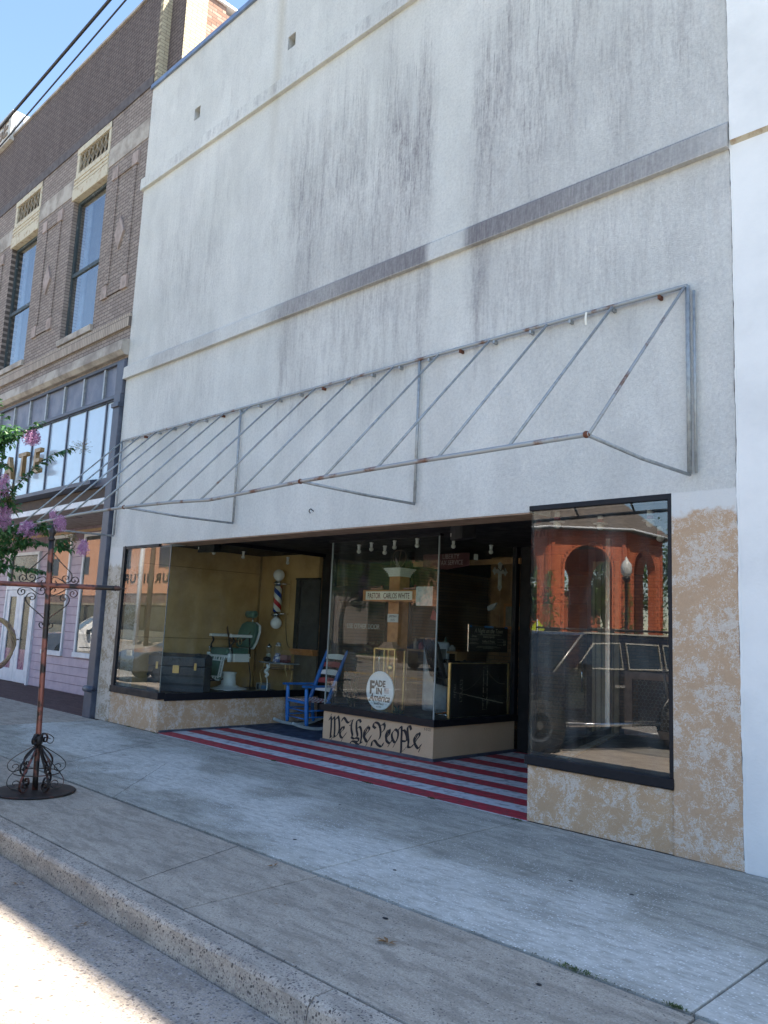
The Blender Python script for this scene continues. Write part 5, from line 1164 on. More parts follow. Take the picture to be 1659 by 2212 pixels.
# ================================================================= CRAPE MYRTLE (kerbside tree, reaches into frame at left)
TR = thing('crape_myrtle', 'crape myrtle tree with lilac flower clusters reaching in from the left', 'tree', (-10.3, -3.15, 0))
MB().tube(spl([(-10.3, -3.15, 0), (-10.25, -3.12, .8), (-10.32, -3.1, 1.6), (-10.2, -3.05, 2.1)], 5), [.075 - .0018 * i for i in range(16)], 10).build('trunk', M['bark'], TR)
brs = [  # centre lines of the visible branches
 [(-10.2, -3.05, 2.1), (-9.7, -2.98, 2.5), (-9.40, -2.9, 2.74), (-9.22, -2.79, 3.0), (-9.05, -2.68, 3.21), (-8.90, -2.56, 3.37), (-8.72, -2.42, 3.46)],
 [(-10.2, -3.05, 2.1), (-9.9, -3.05, 2.9), (-9.45, -3.02, 3.42), (-9.24, -2.92, 3.52), (-9.1, -2.82, 3.60), (-8.95, -2.70, 3.74)],
 [(-10.2, -3.05, 2.1), (-9.8, -2.95, 2.2), (-9.42, -2.84, 2.27), (-9.25, -2.70, 2.34), (-9.10, -2.58, 2.40), (-8.95, -2.45, 2.38), (-8.80, -2.27, 2.34)],
 [(-10.2, -3.05, 2.1), (-9.8, -2.95, 2.14), (-9.45, -2.82, 2.14), (-9.25, -2.66, 2.12), (-9.02, -2.42, 2.07)],
 [(-10.2, -3.05, 2.1), (-9.7, -2.95, 2.4), (-9.4, -2.87, 2.50), (-9.2, -2.68, 2.50), (-9.05, -2.55, 2.58), (-8.93, -2.44, 2.60)],
 [(-9.45, -3.02, 3.42), (-9.35, -2.98, 3.3), (-9.2, -2.9, 3.22)],
 [(-10.2, -3.05, 2.1), (-9.9, -3.0, 2.6), (-9.45, -2.93, 2.9), (-9.30, -2.86, 2.95)],
 [(-10.2, -3.05, 2.1), (-10.5, -3.3, 3.0), (-10.8, -3.5, 4.0)], [(-10.2, -3.05, 2.1), (-10.8, -2.9, 3.0), (-11.2, -2.9, 3.8)], [(-10.2, -3.05, 2.1), (-9.9, -3.8, 3.0), (-9.7, -4.4, 3.7)], [(-10.2, -3.05, 2.1), (-10.3, -3.9, 2.9), (-10.6, -4.6, 3.4)]]
rr = random.Random(11); lf = MB()
for bi, b in enumerate(brs):
    pts = spl(b, 12); MB().tube(pts, [max(.014 * (1 - i / len(pts)), .0035) for i in range(len(pts))], 6).build('branch', M['bark'], TR)
    acc = 0
    for i in range(1, len(pts)):
        seg_ = pts[i] - pts[i - 1]; acc += seg_.length
        if (pts[i] - Vector((-10.2, -3.05, 2.1))).length < .45: continue
        while acc > .019:
            acc -= .019; d = seg_.normalized()
            for s_ in (-1, 1):
                dd = Vector((rr.uniform(-.5, .5), rr.uniform(-.5, .5), -.55 + rr.uniform(-.35, .5))) + d * .5 + d.cross(Vector((0, 0, 1))) * s_ * .9
                leaf(lf, pts[i] + Vector((rr.uniform(-.012, .012),) * 3), dd, rr.uniform(.065, .10), rr.uniform(.036, .05), Vector((rr.uniform(-.5, .5), rr.uniform(-.5, .5), 1)))
for c_, n_, r_ in (((-9.32, -2.96, 3.56), 150, .13), ((-9.42, -2.97, 3.40), 70, .12), ((-9.34, -2.87, 2.84), 120, .14), ((-9.30, -2.80, 2.48), 130, .16), ((-9.36, -2.80, 2.30), 110, .14), ((-9.16, -2.66, 2.42), 60, .10), ((-9.42, -2.82, 2.12), 90, .12), ((-8.86, -2.34, 2.40), 45, .08), ((-9.05, -2.5, 2.58), 40, .08), ((-9.2, -2.92, 3.62), 60, .1)):
    for _ in range(n_):
        p = Vector(c_) + Vector((rr.gauss(0, r_ * .55), rr.gauss(0, r_ * .55), rr.gauss(0, r_ * .45))); leaf(lf, p, Vector((rr.uniform(-1, 1), rr.uniform(-1, 1), rr.uniform(-1.2, .2))), rr.uniform(.065, .095), rr.uniform(.034, .046), Vector((rr.uniform(-.6, .6), rr.uniform(-.6, .6), 1)))
# crown outside the frame (seen in reflections)
for _ in range(5200):
    c_ = rr.choice([(-10.5, -3.3, 3.6), (-10.9, -3.0, 4.1), (-10.0, -3.9, 3.7), (-10.6, -4.1, 3.2), (-10.4, -3.4, 4.6), (-10.2, -4.4, 3.9), (-11.9, -3.6, 3.3), (-12.3, -3.5, 2.8), (-11.2, -3.7, 3.0)])
    while True:
        o3 = Vector((rr.uniform(-1, 1), rr.uniform(-1, 1), rr.uniform(-1, 1)))
        if o3.length < 1: break
    p = Vector(c_) + o3 * .62
    if p.x > -9.9 and p.y > -3.2: continue
    leaf(lf, p, Vector((rr.uniform(-1, 1), rr.uniform(-1, 1), rr.uniform(-.8, .5))), .075, .036, Vector((rr.uniform(-1, 1), rr.uniform(-1, 1), 1)))
lf.build('foliage', M['leaf'], TR)
fl = [(-9.04, -2.74, 3.56, .11, .10), (-9.30, -2.88, 3.0, .08, .15), (-9.36, -2.86, 2.68, .13, .20), (-9.15, -2.63, 2.54, .12, .10), (-8.89, -2.39, 2.62, .085, .10), (-8.96, -2.45, 2.72, .05, .06), (-8.72, -2.17, 2.36, .07, .10), (-10.0, -4.3, 4.1, .14, .2), (-9.8, -4.6, 3.5, .14, .18), (-10.9, -4.0, 3.9, .14, .2), (-10.3, -3.6, 5.1, .14, .2)]
for x, y, z, w_, h_ in fl:
    m_ = MB(); n_ = int(2300 * (w_ / .11) ** 2 * (h_ / .1) ** .8)
    for _ in range(min(n_, 4600)):
        while True:
            o3 = Vector((rr.uniform(-1, 1), rr.uniform(-1, 1), rr.uniform(-1, 1)))
            if .2 < o3.length < .78 + .32 * math.sin(9 * o3.x + 2) * math.sin(8 * o3.z + x * 9) + .25 * math.sin(11 * o3.y + z * 7): break
        tp = 1 - .3 * (o3.z + 1) / 2
        p = Vector((x + o3.x * w_ * tp, y + o3.y * w_ * tp, z + o3.z * h_)); a_ = Vector((rr.uniform(-1, 1), rr.uniform(-1, 1), rr.uniform(-1, 1))).normalized(); b_ = a_.orthogonal().normalized(); c_ = a_.cross(b_); s_ = rr.uniform(.004, .0085)
        m_.add([p - b_ * s_, p + c_ * s_ * .8 + a_ * s_ * .5, p + b_ * s_, p - c_ * s_ * .8 + a_ * s_ * .4], [(0, 1, 2, 3)])
    m_.build('flower_cluster', M['petal'], TR)
# seed sprigs at branch tips
for x, y, z, s_ in ((-8.66, -2.34, 3.47, .13), (-9.26, -2.84, 2.86, .09), (-8.82, -2.27, 2.46, .08), (-9.24, -2.82, 2.98, .07)):
    m_ = MB()
    for _ in range(60):
        o3 = Vector((rr.uniform(-1, 1), rr.uniform(-1, 1), rr.uniform(-.7, 1))).normalized() * rr.uniform(.35, 1) * s_
        p = Vector((x, y, z)) + o3; m_.tube([Vector((x, y, z)) + o3 * .3, p], .0012, 3, False); m_.ball(p, .0048, 6)
    m_.build('seed_sprig', M['bud'], TR)

TR2 = copy_tree(TR, None, (-14.1, -3.45, 0), 0, 'second crape myrtle further left on the kerb, seen only mirrored in the island glass'); TR['group'] = TR2['group'] = 'crape myrtles along the kerb'
# ================================================================= SMALL THINGS ON THE PAVEMENT
rr = random.Random(21)
wd = [((-10.5, -.03), .05, 'weed tuft at the left corner of the painted floor'), ((-7.8, -.015), .04, 'weed tuft along the front red stripe near its middle'), ((-6.2, -.01), .045, 'flat weeds on the sidewalk edge of the front red stripe right of the island'), ((-5.3, -.02), .035, 'tiny weeds by the front red stripe near the right window'),
      ((-4.28, -.06), .04, 'weed tuft beside the plinth corner of the right window'), ((-2.22, -2.47), .08, 'larger weed clump in the long sidewalk joint at lower right'), ((-1.72, -2.47), .03, 'tiny weed in the sidewalk joint at the lower right corner'), ((-11.3, -.02), .03, 'tiny weed under the left display window')]
for (x, y), s_, l_ in wd:
    m_ = MB()
    for _ in range(int(70 + 900 * s_)):
        a_ = rr.uniform(0, 6.28); p = Vector((x + rr.gauss(0, s_ * .8), y + rr.gauss(0, s_ * .22), .001)); leaf(m_, p, Vector((math.cos(a_), math.sin(a_), rr.uniform(.1, 1.2))), rr.uniform(.010, .024), .006, Vector((0, 0, 1)))
    solo(m_, 'weed_tuft', M['weed'], l_, 'weed', 'weeds in the pavement joints')
# crack dirt along the long joint
m_ = MB(); x = -9.5
for _ in range(420):
    x_ = rr.uniform(-9.5, -1.0); leaf(m_, Vector((x_, -2.472 + rr.gauss(0, .006), 0)), Vector((rr.uniform(-1, 1), rr.uniform(-1, 1), .15)), rr.uniform(.008, .02), .006, Vector((0, 0, 1)))
solo(m_, 'joint_debris', P('brown_moss', (.06, .055, .03), .95), 'thin line of moss and crumbs in the long sidewalk joint', 'debris', kind=None) if False else tag(m_.build('joint_debris', P('brown_moss', (.06, .055, .03), .95)), 'thin line of moss and crumbs in the long sidewalk joint', 'debris', kind='stuff')
lm = P('dry_leaf', (.22, .12, .05), .8)
spots = [((-4.45, -2.62), 'lone dry leaf near the long joint at centre left', .05), ((-3.82, -3.02), 'dark curled leaf on the outer sidewalk strip', .03), ((-3.05, -2.95), 'dry twig cluster on the outer sidewalk strip near the kerb joint', .06), ((-5.55, -3.82), 'flat brown leaf in the gutter at far left', .05), ((-4.6, -3.85), 'dark leaf lying against the kerb in the gutter', .05)]
for (x, y), l_, s_ in spots:
    z = 0 if y > -3.6 else -.15; m_ = MB()
    for k in range(3 if s_ < .055 else 7): a_ = rr.uniform(0, 6.28); leaf(m_, Vector((x + rr.uniform(-.02, .02), y + rr.uniform(-.02, .02), z + .004)), Vector((math.cos(a_), math.sin(a_), .25)), s_, s_ * .35, Vector((rr.uniform(-.3, .3), 0, 1)))
    solo(m_, 'dry_leaf', lm, l_, 'leaf', 'dry leaves on the ground')
gs = [(-2.62, -1.15), (-3.02, -1.22), (-2.25, -2.75), (-1.78, -2.85), (-3.9, -2.0), (-4.9, -2.05), (-5.6, -.95), (-3.3, -2.7)]
m0 = MB().lathe([(.017, 0), (.014, .0018), (0, .0022)], n=12); gum0 = tag(m0.build('gum_spot', M['ink']), 'flat round black gum spot trodden into the concrete', 'gum spot', 'gum spots on the sidewalk')
for i, (x, y) in enumerate(gs):
    o = gum0 if i == 0 else gum0.copy()
    if i: COL.objects.link(o)
    o.location = (x, y, .0005); o.scale = (1 + .3 * math.sin(i * 3), .7, 1)

# ================================================================= VEHICLES (seen in the window reflections)
tyre_m = P('tyre_rubber', (.02, .02, .02), .8); cg = P('tinted_car_glass', (.015, .02, .022), .05, spec=1.)
def vehicle(name, label, cat, loc, rz, paint, L, Wd, H, body, cabin, glassp, wheels, wr, rack=False, step=False, group=None):
    """local: nose toward +y, x across. body/cabin: (y,z) profiles"""
    t = thing(name, label, cat, loc, rz); hw = Wd / 2
    MB().prism([(-hw, y, z) for y, z in body], (Wd, 0, 0)).build('body', paint, t, False, bev=.05, seg=3)
    zb = min(z for y, z in cabin); ztp = max(z for y, z in cabin); mb = MB(); n = len(cabin)
    def ins(z): return .03 + .14 * (z - zb) / (ztp - zb)
    v = [(-hw + ins(z), y, z) for y, z in cabin] + [(hw - ins(z), y, z) for y, z in cabin]
    mb.add(v, [list(range(n))[::-1] if False else list(range(n)), list(range(2 * n - 1, n - 1, -1))] + [((i + 1) % n, i, i + n, (i + 1) % n + n) for i in range(n)])
    mb.build('roof', paint, t, False, bev=.03)
    for gp in glassp:
        for s_ in (-1, 1):
            q = [(s_ * (hw - ins(z) + .006), y, z) for y, z in gp]; MB().prism(q, (s_ * .004, 0, 0)).build('side_window', cg, t, False)
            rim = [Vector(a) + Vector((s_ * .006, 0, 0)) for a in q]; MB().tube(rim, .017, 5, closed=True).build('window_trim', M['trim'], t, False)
    for s_ in (-1, 1): MB().box(s_ * (hw - ins(ztp) - .005), s_ * (hw - ins(ztp) + .035), min(y for y, z in cabin if z > ztp - .1), max(y for y, z in cabin if z > ztp - .1), ztp - .03, ztp - .005).build('sunlit_roof_strip', M['trim'], t, False)  # pale strips added to paint the sunlit roof edges
    # windscreen and rear glass from cabin profile ends
    fr_ = sorted(cabin, key=lambda a: -a[0])[0]; ft = sorted([c for c in cabin if c[1] > ztp - .08], key=lambda a: -a[0])[0]
    a_ = Vector((0, fr_[0], fr_[1])); b_ = Vector((0, ft[0], ft[1])); nn = Vector((0, (b_ - a_).z, -(b_ - a_).y)).normalized() * .008
    MB().prism([Vector((-hw + .14, 0, 0)) + a_.lerp(b_, .1) + nn, Vector((hw - .14, 0, 0)) + a_.lerp(b_, .1) + nn, Vector((hw - .24, 0, 0)) + a_.lerp(b_, .92) + nn, Vector((-hw + .24, 0, 0)) + a_.lerp(b_, .92) + nn], nn * .5).build('windscreen', cg, t, False)
    for s_ in (-1, 1): MB().tube([Vector((s_ * (hw - .06), 0, 0)) + a_ + nn, Vector((s_ * (hw - .18), 0, 0)) + b_ + nn], .02, 6).build('windscreen_pillar', P('pillar_highlight', (.45, .44, .42), .35, .5), t, False)  # pale tubes paint a sunlit highlight along the pillars
    for y in wheels:
        for s_ in (-1, 1):
            wv = MB().lathe([(wr * .6, -.1), (wr * .95, -.11), (wr, -.07), (wr, .07), (wr * .95, .11), (wr * .6, .1)], (s_ * (hw - .08), y, wr), (s_, 0, 0), 32).build('wheel', tyre_m, t, False)
            MB().lathe([(wr * .62, .0), (wr * .62, .112), (wr * .5, .10), (wr * .2, .06), (wr * .15, .11), (0, .112)], (s_ * (hw - .08), y, wr), (s_, 0, 0), 10, False).build('rim', P('alloy_rim', (.12, .12, .12), .35, .6), wv, False)
            MB().lathe([(wr * 1.1, -.02), (wr * 1.22, -.02), (wr * 1.22, .02), (wr * 1.1, .02)], (s_ * (hw - .0), y, wr * 1.02), (s_, 0, 0), 32).build('wheel_arch', M['black'], t, False) if rack else None
    for s_ in (-1, 1):
        MB().box(s_ * (hw - .05), s_ * (hw - .42), L / 2 - .02, L / 2 + .012, body[0][1] + .42, body[0][1] + .58).build('headlight', P('headlamp_glass', (.6, .62, .62), .1), t, False, bev=.01)
        mi = cabin[0] if False else None
        MB().box(s_ * (hw - .02), s_ * (hw + .20), fr_[0] - .55, fr_[0] - .43, zb + .0, zb + .17).build('door_mirror', M['black'], t, False, bev=.02)
        MB().box(s_ * (hw + .0), s_ * (hw + .03), fr_[0] - 1.35, fr_[0] - 1.15, zb - .2, zb - .16).build('door_handle', M['chrome'], t, False)
        if step: MB().tube([(s_ * (hw + .05), wheels[0] - wr - .1, .42), (s_ * (hw + .05), wheels[1] + wr + .1, .42)], .035).build('side_step', M['chrome'], t, False)
        if rack: MB().tube([(s_ * (hw - .25), ft[0] - .2, ztp + .05), (s_ * (hw - .25), -L / 2 + .4, ztp + .05)], .018).build('roof_rail', M['black'], t, False); MB().box(s_ * (hw - .28), s_ * (hw - .22), -.2, .1, ztp - .01, ztp + .06).build('rail_foot', M['black'], t, False)
        MB().box(s_ * (hw + .002), s_ * (hw + .004), wheels[1] + wr + .15, wheels[0] - wr - .15, .55, .58).build('side_trim', M['black'], t, False)
    MB().box(-hw + .05, hw - .05, L / 2 - .05, L / 2 + .1, body[0][1] + .02, body[0][1] + .25).build('bumper', M['black'], t, False, bev=.03)
    return t
pt_dark = P('dark_navy_car_paint', (.012, .013, .02), .15, var=.05, spec=.45)
vehicle('parked_suv', 'boxy dark suv parked at the kerb, seen only mirrored in the right window', 'suv', (-7.48, -6.11, -.15), R(20.2), pt_dark, 4.7, 1.95, 1.88,
        [(-2.3, .45), (-2.33, 1.0), (-2.25, 1.22), (1.05, 1.22), (2.1, 1.14), (2.3, 1.02), (2.32, .45)], [(-2.22, 1.19), (-2.05, 1.80), (-1.9, 1.86), (.35, 1.84), (.5, 1.80), (1.15, 1.19)],
        [[(-1.95, 1.28), (-1.85, 1.66), (-1.15, 1.68), (-1.15, 1.28)], [(-1.05, 1.28), (-1.05, 1.68), (-.35, 1.69), (-.35, 1.28)], [(-.22, 1.28), (-.22, 1.69), (.32, 1.67), (.72, 1.28)]], (1.45, -1.45), .41, True, True)
pt2 = P('charcoal_car_paint', (.05, .055, .06), .15, var=.05, spec=.8)
sed = ([(-2.3, .30), (-2.35, .75), (-2.2, .95), (1.1, .95), (2.0, .82), (2.3, .65), (2.32, .30)], [(-2.0, .92), (-1.2, 1.38), (-.5, 1.45), (.2, 1.42), (1.15, .92)], [[(-1.3, .98), (-1.0, 1.30), (-.4, 1.37), (-.4, .98)], [(-.32, .98), (-.32, 1.37), (.15, 1.35), (.75, .98)]])
vehicle('parked_sedan', 'dark grey sedan parked further left, mirrored in the left display glass', 'car', (-21.2, -7.4, -.15), R(9), pt2, 4.7, 1.8, 1.45, *sed, (1.4, -1.4), .33)
pt3 = P('white_car_paint', (.75, .76, .77), .15, var=.03, spec=.8)
vehicle('white_suv', 'white suv parked at the kerb, mirrored in the mauve shop windows', 'suv', (-31.0, -6.3, -.15), R(16), pt3, 4.9, 2.0, 1.8, [(-2.4, .4), (-2.4, 1.1), (1.0, 1.12), (2.2, 1.05), (2.4, .8), (2.4, .4)], [(-2.3, 1.08), (-2.0, 1.72), (-1.7, 1.78), (.3, 1.75), (1.2, 1.08)],
        [[(-1.9, 1.16), (-1.75, 1.6), (-1.1, 1.62), (-1.1, 1.16)], [(-1.0, 1.16), (-1.0, 1.62), (-.3, 1.62), (-.3, 1.16)], [(-.2, 1.16), (-.2, 1.62), (.25, 1.6), (.75, 1.16)]], (1.5, -1.5), .38)
vehicle('parked_pickup', 'dark car parked on the far side of the street beyond the island glass', 'car', (-24.5, -19.8, -.15), R(190), P('black_car_paint', (.02, .02, .022), .15, spec=.8), 4.7, 1.85, 1.5, *sed, (1.4, -1.4), .34)
# box truck
BT = thing('box_truck', 'white box truck standing across the street, mirrored in the island glass', 'truck', (-33.6, -18.6, -.15), R(90))
MB().box(-1.15, 1.15, -3.6, 1.2, .95, 3.3).build('cargo_box', P('truck_white', (.30, .26, .23), .5), BT, False, bev=.03)
MB().prism([(-1.05, 1.3, .5), (-1.05, 1.3, 2.4), (-1.05, 2.2, 2.4), (-1.05, 2.75, 1.5), (-1.05, 3.2, 1.35), (-1.05, 3.25, .5)], (2.1, 0, 0)).build('cab', pt3, BT, False, bev=.06)
MB().box(-1.0, 1.0, -3.5, 1.3, .7, .95).build('chassis', M['black'], BT, False)
for y in (-2.4, 2.3):
    for s_ in (-1, 1): MB().lathe([(.3, -.13), (.46, -.12), (.48, 0), (.46, .12), (.3, .13)], (s_ * .95, y, .48), (1, 0, 0), 24).build('wheel', tyre_m, BT, False)
for s_ in (-1, 1): MB().prism([(s_ * 1.052, 1.5, 1.5), (s_ * 1.052, 1.5, 2.2), (s_ * 1.052, 2.1, 2.2), (s_ * 1.052, 2.45, 1.5)], (s_ * .01, 0, 0)).build('side_window', cg, BT, False)

# ================================================================= ACROSS THE STREET
PV = thing('brick_pavilion', 'red brick octagonal pavilion with round arches and shingled roof, mirrored in the right window', 'pavilion', (-22.05, -29.2, 0))
sideL = 3.5; ap_ = sideL / 2 * (1 + math.sqrt(2)); cr_ = ap_ / math.cos(math.pi / 8)
vx = [Vector((-22.05 + cr_ * math.cos(R(22.5 + 45 * i)), -29.2 + cr_ * math.sin(R(22.5 + 45 * i)), 0)) for i in range(8)]
Hh, aw, sz_ = 6.6, 1.08, 4.75
red_f = {}
def brick_face(i):
    g = G('pavilion_brick_%d' % i); o = vx[i]; d = (vx[(i + 1) % 8] - vx[i]).normalized(); p = g.pos(); s = g.sep(p)
    u = g.mth('ADD', g.mth('MULTIPLY', s[0], d.x), g.mth('MULTIPLY', s[1], d.y)); q = g.n('ShaderNodeTexBrick'); g.set(q.inputs['Vector'], g.comb(u, s[2], 0.)); q.inputs['Scale'].default_value = 1; q.inputs['Brick Width'].default_value = .2; q.inputs['Row Height'].default_value = .07; q.inputs['Mortar Size'].default_value = .007
    q.inputs['Color1'].default_value = (.60, .15, .06, 1); q.inputs['Color2'].default_value = (.48, .11, .042, 1); q.inputs['Mortar'].default_value = (.22, .09, .05, 1); g.base(q.outputs[0]); return g.fin(.9)
for i in range(8):
    a, b = vx[i], vx[(i + 1) % 8]; d = (b - a).normalized(); n_in = Vector((-d.y, d.x, 0)) ; 
    if (Vector((-22.05, -29.2, 0)) - a).dot(n_in) < 0: n_in = -n_in
    th = n_in * .4; mid = (a + b) / 2; m_ = MB()
    def Pt(u, z): return mid + d * u + Vector((0, 0, z))
    m_.prism([Pt(-sideL / 2, 0), Pt(-aw, 0), Pt(-aw, sz_), Pt(-sideL / 2, sz_)], th); m_.prism([Pt(aw, 0), Pt(sideL / 2, 0), Pt(sideL / 2, sz_), Pt(aw, sz_)], th)
    arc = [(aw * math.cos(R(t)), sz_ + aw * math.sin(R(t))) for t in range(0, 181, 12)]
    for (u0, z0), (u1, z1) in zip(arc[:-1], arc[1:]): m_.prism([Pt(u0, z0), Pt(u0, Hh), Pt(u1, Hh), Pt(u1, z1)], th)
    m_.prism([Pt(aw, sz_), Pt(sideL / 2, sz_), Pt(sideL / 2, Hh), Pt(aw, Hh)], th); m_.prism([Pt(-aw, sz_), Pt(-sideL / 2, sz_), Pt(-sideL / 2, Hh), Pt(-aw, Hh)], th)
    m_.build('wall', brick_face(i), PV)
    k_ = MB()
    for t in range(0, 181, 9): u, z = (aw + .12) * math.cos(R(t)), sz_ + (aw + .12) * math.sin(R(t)); c_ = Pt(u, z); k_.obox(c_ - d * .035 - n_in * .04, d * .07, n_in * .05, (0, 0, .07))
    for z in [q_ * .32 for q_ in range(1, 15)]:
        for s_ in (-1, 1): c_ = Pt(s_ * (aw + .12), z); k_.obox(c_ - d * .035 - n_in * .04, d * .07, n_in * .05, (0, 0, .07))
    for q_ in range(17): c_ = Pt(-sideL / 2 + .1 + q_ * .2, Hh - .42); k_.obox(c_ - n_in * .07, d * .1, n_in * .08, (0, 0, .3))
    k_.obox(Pt(-sideL / 2, Hh - .12) - n_in * .1, d * sideL, n_in * .11, (0, 0, .12))
    k_.build('brick_trim', M['red_brick'], PV)
    for s_ in (-1, 1): MB().obox(Pt(s_ * (sideL / 2 - .14) - .08, 0) - n_in * .06, d * .16, n_in * .07, (0, 0, Hh - .5)).build('pilaster', M['red_brick'], PV)
m_ = MB(); rp = [Vector((-22.05 + (cr_ + .45) * math.cos(R(22.5 + 45 * i)), -29.2 + (cr_ + .45) * math.sin(R(22.5 + 45 * i)), Hh)) for i in range(8)]; apx = Vector((-22.05, -29.2, Hh + 3.9))
m_.add(rp + [apx] + [p - Vector((0, 0, .12)) for p in rp], [(i, (i + 1) % 8, 8) for i in range(8)] + [(i, i + 9, (i + 1) % 8 + 9, (i + 1) % 8) for i in range(8)] + [tuple(range(16, 8, -1))])
m_.build('roof', P('brown_shingles', (.15, .125, .105), .9, col2=(.09, .075, .065), vs=6, bump=.4, bs=15), PV)
m_ = MB()
for i in range(8): m_.tube([rp[i] - Vector((0, 0, .04)), rp[(i + 1) % 8] - Vector((0, 0, .04))], .05, 6)
m_.build('gutter_edge', M['white'], PV)
m_ = MB().lathe([(4.2, -.1), (4.2, .06)], (-22.05, -29.2, 0), (0, 0, 1), 8, False); m_.build('floor_slab', M['walk_out'], PV)
# ivy on corners
for i in range(8):
    m_ = MB(); rr = random.Random(i); outv = (vx[i] - Vector((-22.05, -29.2, 0))).normalized()
    for _ in range(420):
        z = rr.uniform(0, 1) ** 1.6 * 4.6; s_ = .55 * (1 - z / 6); p = vx[i] + outv * rr.uniform(.02, .14) + outv.cross(Vector((0, 0, 1))) * rr.gauss(0, s_ * .6) + Vector((0, 0, z)); leaf(m_, p, Vector((rr.uniform(-1, 1), rr.uniform(-1, 1), rr.uniform(-1, .3))), .13, .07, outv)
    m_.build('climbing_vine', M['leaf2'], PV)
# lamp post
LP = thing('street_lamp', 'black street lamp with white acorn globe in front of the brick pavilion', 'street lamp', (-15.35, -22.75, 0))
MB().lathe([(.2, 0), (.2, .12), (.14, .2), (.13, .5), (.08, .6), (.055, .9), (.05, 3.75), (.09, 3.8), (.06, 3.86)], (0, 0, 0), (0, 0, 1), 16).build('post', M['black'], LP, False)
MB().lathe([(.10, 3.86), (.14, 3.92), (.15, 4.02), (.10, 4.05)], (0, 0, 0), (0, 0, 1), 16).build('fitter', M['black'], LP, False)
MB().lathe([(.12, 4.05), (.2, 4.2), (.22, 4.38), (.19, 4.55), (.10, 4.68), (.06, 4.72), (.06, 4.76), (.0, 4.86)], (0, 0, 0), (0, 0, 1), 20).build('globe', P('white_acorn_globe', (.62, .62, .60), .3), LP, False)
# pedestrian sign
PS = thing('crossing_sign', 'yellow diamond pedestrian crossing sign mirrored at the left of the right window', 'sign', (-19.8, -23.3, 0), R(180))
MB().tube([(0, 0, 0), (0, 0, 2.35)], .03).build('post', M['galv'], PS, False)
pb_ = MB().prism([(0, -.03, 1.55), (.38, -.03, 1.93), (0, -.03, 2.31), (-.38, -.03, 1.93)], (0, .006, 0)); pb_ = MB().prism([(0, .036, 1.55), (.38, .036, 1.93), (0, .036, 2.31), (-.38, .036, 1.93)], (0, -.006, 0)).build('plate', P('fluorescent_yellow', (.65, .75, .02), .5), PS, False)
m_ = MB(); m_.ball((0, .04, 2.10), .045, 10, (1, .2, 1)); m_.tube([(0, .04, 2.03), (-.01, .04, 1.9)], .04, 6); m_.tube([(-.01, .04, 1.9), (.07, .04, 1.74)], .022, 6); m_.tube([(-.01, .04, 1.9), (-.07, .04, 1.74)], .022, 6); m_.tube([(0, .04, 2.02), (.08, .04, 1.92)], .016, 6); m_.tube([(0, .04, 2.02), (-.08, .04, 1.93)], .016, 6)
m_.build('walking_symbol', M['ink'], pb_, False)
# furniture shop
FB = thing('furniture_building', 'orange brick building with dark letters across the street, mirrored in the left windows', 'building', (-52, -24, 0))
MB().box(-84, -40.5, -38, -24, 3.5, 9.6).build('wall', M['orange_brick'], FB)
MB().box(-84, -40.5, -38, -24.3, 0, 3.5).build('shop_front', P('dim_shopfront', (.13, .11, .09), .6), FB)
MB().box(-84, -40.5, -24.3, -24.05, 2.75, 3.5).build('sign_band', P('brown_sign_band', (.20, .13, .11), .7), FB)
MB().box(-84, -40.5, -24.3, -22.9, 2.6, 2.75).build('canopy', P('tan_canopy', (.35, .29, .2), .7), FB)
MB().box(-84, -40.5, -24.3, -24.0, 0, .75).build('low_wall', P('cream_low_wall', (.6, .56, .42), .8), FB)
MB().box(-84.2, -40.3, -38.2, -23.8, 9.6, 9.85).build('cornice', M['white'], FB)
text('wall_letters', 'FURNITURE', .95, M['ink'], FB, (-55.0, -23.99, 4.3), xd=(-1, 0, 0), yd=(0, 0, 1), ext=.02, sx=1.45, off=.018, sp=1.22)
for i in range(5):
    x = -51.0 - i * 6.5; MB().box(x - 2.2, x, -24.02, -23.98, 5.4, 7.0).build('window', M['dkmetal'], FB); 
m_ = MB(); 
for i in range(10): m_.box(-82.5 + i * 4, -79.2 + i * 4, -24.29, -24.26, .8, 2.55)
m_.build('shop_pane', cg, FB)
for x, l_, mt, r_ in ((-50.6, 'pale utility pole in front of the orange furniture building', M['white'], .17), (-48.6, 'dark pole shape for the shadow right of the pale one by the furniture building', M['bark'], .17)):  # the dark pole is an added shape for the shadow beside the pale one
    t = thing('pole_and_shadow', l_, 'utility pole', (x, -21.2 if x < -49 else -20.9, 0)); MB().tube([(0, 0, -.16), (0, 0, 11)], r_).build('pole', mt, t, False); MB().box(-1.1, 1.1, -.08, .08, 9.6, 9.8).build('crossarm', M['bark'], t, False)
HS = thing('accessible_parking_sign', 'small blue parking sign on a post mirrored in the left display glass', 'sign', (-40.3, -19.0, 0), R(180))
MB().tube([(0, 0, -.1), (0, 0, 1.75)], .025).build('post', M['galv'], HS, False); MB().box(-.22, .22, .03, .04, 1.5, 2.0).build('plate', P('blue_sign_plate', (.05, .2, .55), .5), HS, False)
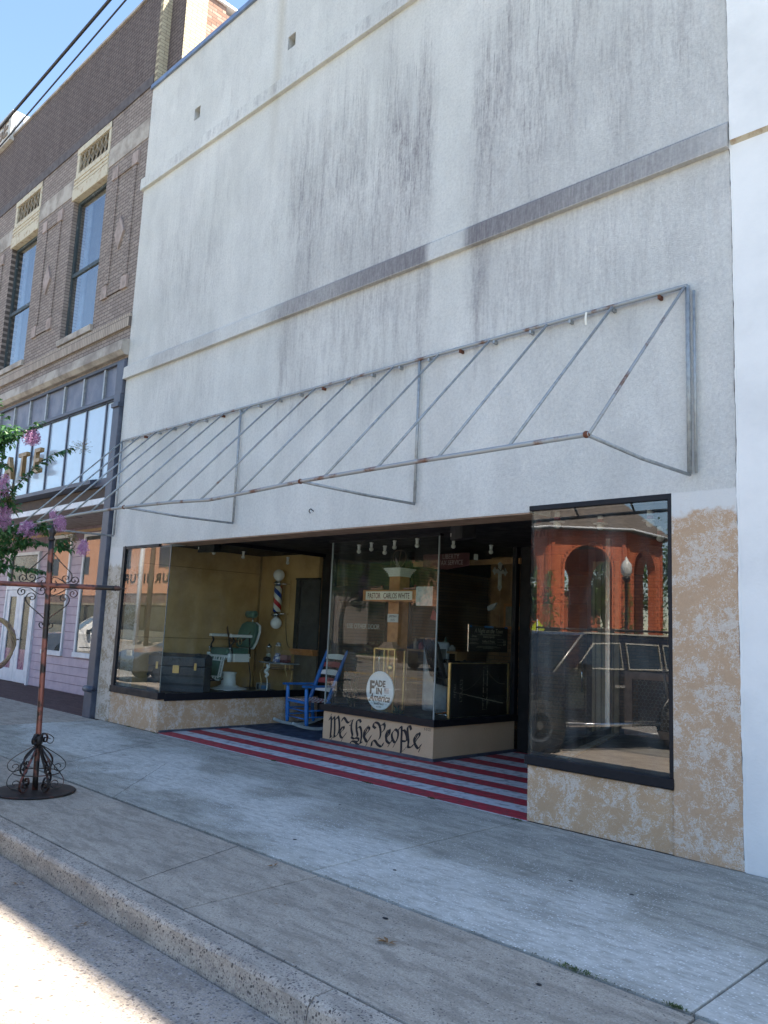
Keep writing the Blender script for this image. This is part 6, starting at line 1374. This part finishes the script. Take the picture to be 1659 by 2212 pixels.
# neighbouring buildings across the street
for nm, lb, x0, x1, h, mt, wn in (('grey_corner_building', 'grey brick building with white windows beyond the pavilion', -13.2, 2, 5.6, P('dark_grey_siding', (.13, .12, .12), .8), 4), ('long_brick_building', 'long low red brick building left of the pavilion', -39.5, -32.0, 5.0, M['red_brick'], 3), ('far_right_building', 'cream painted two storey building at the far right of the street', 6, 24, 7.5, P('cream_paint', (.5, .46, .38), .8), 5)):
    t = thing(nm, lb, 'building', ((x0 + x1) / 2, -38, 0)); MB().box(x0, x1, -50, -38, 0, h).build('wall', mt, t); MB().box(x0 - .2, x1 + .2, -50.2, -37.8, h, h + .25).build('roof', M['white'], t)
    for k in range(wn):
        x = x0 + (k + .5) * (x1 - x0) / wn
        for z in (1.0, 3.6):
            if z + 1.6 < h: w_ = MB().box(x - .6, x + .6, -38, -37.93, z, z + 1.7).build('window', M['white'], t); MB().box(x - .5, x + .5, -37.93, -37.92, z + .1, z + 1.6).build('pane', cg, w_)
# street trees (share meshes)
def tree_proto(seed, h, r, nleaf=9000):
    rr = random.Random(seed); t = thing('street_tree', 'x', 'tree', (0, 0, 0), 0, 'trees across the street')
    tk_ = MB(); tk_.tube(spl([(0, 0, 0), (.1, .05, h * .2), (-.05, 0, h * .4), (.05, 0, h * .65)], 5), [.2 - .009 * i for i in range(16)], 8)
    tk_.build('trunk', M['bark'], t, False)
    m_ = MB(); lf = MB(); cl = []
    for k in range(16):
        a_ = rr.uniform(0, 6.28); rad = rr.uniform(.3, .95) * r; z = h * rr.uniform(.42, .95); c_ = Vector((math.cos(a_) * rad * (1.15 - z / h * .6), math.sin(a_) * rad * (1.15 - z / h * .6), z)); cl.append((c_, rr.uniform(.28, .5) * r))
        m_.tube([(0, 0, h * rr.uniform(.25, .5)), c_ * .6 + Vector((0, 0, h * .2)), c_], [.07, .04, .015], 5)
    m_.build('limb', M['bark'], t, False)
    for _ in range(nleaf):
        c_, q = rr.choice(cl); o3 = Vector((rr.gauss(0, .5), rr.gauss(0, .5), rr.gauss(0, .42))) * q; leaf(lf, c_ + o3, Vector((rr.uniform(-1, 1), rr.uniform(-1, 1), rr.uniform(-.7, .5))), .26, .15, Vector((rr.uniform(-1, 1), rr.uniform(-1, 1), 1)))
    lf.build('crown', M['leaf2'], t, False); return t
ta = tree_proto(1, 7.5, 2.9); tb = tree_proto(2, 9.5, 3.6)
tp = [(ta, -26.5, -41, 1.1, 'broad tree behind the left side of the pavilion'), (tb, -21.5, -43, 1, 'tall tree seen through the middle arch of the pavilion'), (ta, -29.8, -36, .95, 'tree left of the pavilion near the long brick building'), (ta, -19.3, -47, .8, 'smaller tree seen through the right arch of the pavilion'), (tb, -35, -27.5, .8, 'tree between the pavilion and the furniture building'), (ta, -38.5, -26, .8, 'low tree beside the furniture building'), (tb, -92, -30, 1.1, 'tall tree beyond the left end of the furniture building'), (ta, -3, -28, 1, 'tree across the street to the right of the camera'), (tb, 9, -27, 1, 'rightmost tree across the street')]
for o_ in (ta, tb):
    pass
seen = set()
for pr, x, y, s_, l_ in tp:
    o = copy_tree(pr, None, (x, y, 0), x, l_) if pr in seen else pr
    o.location = (x, y, -.02); o['label'] = l_; o.scale = (s_,) * 3; seen.add(pr)
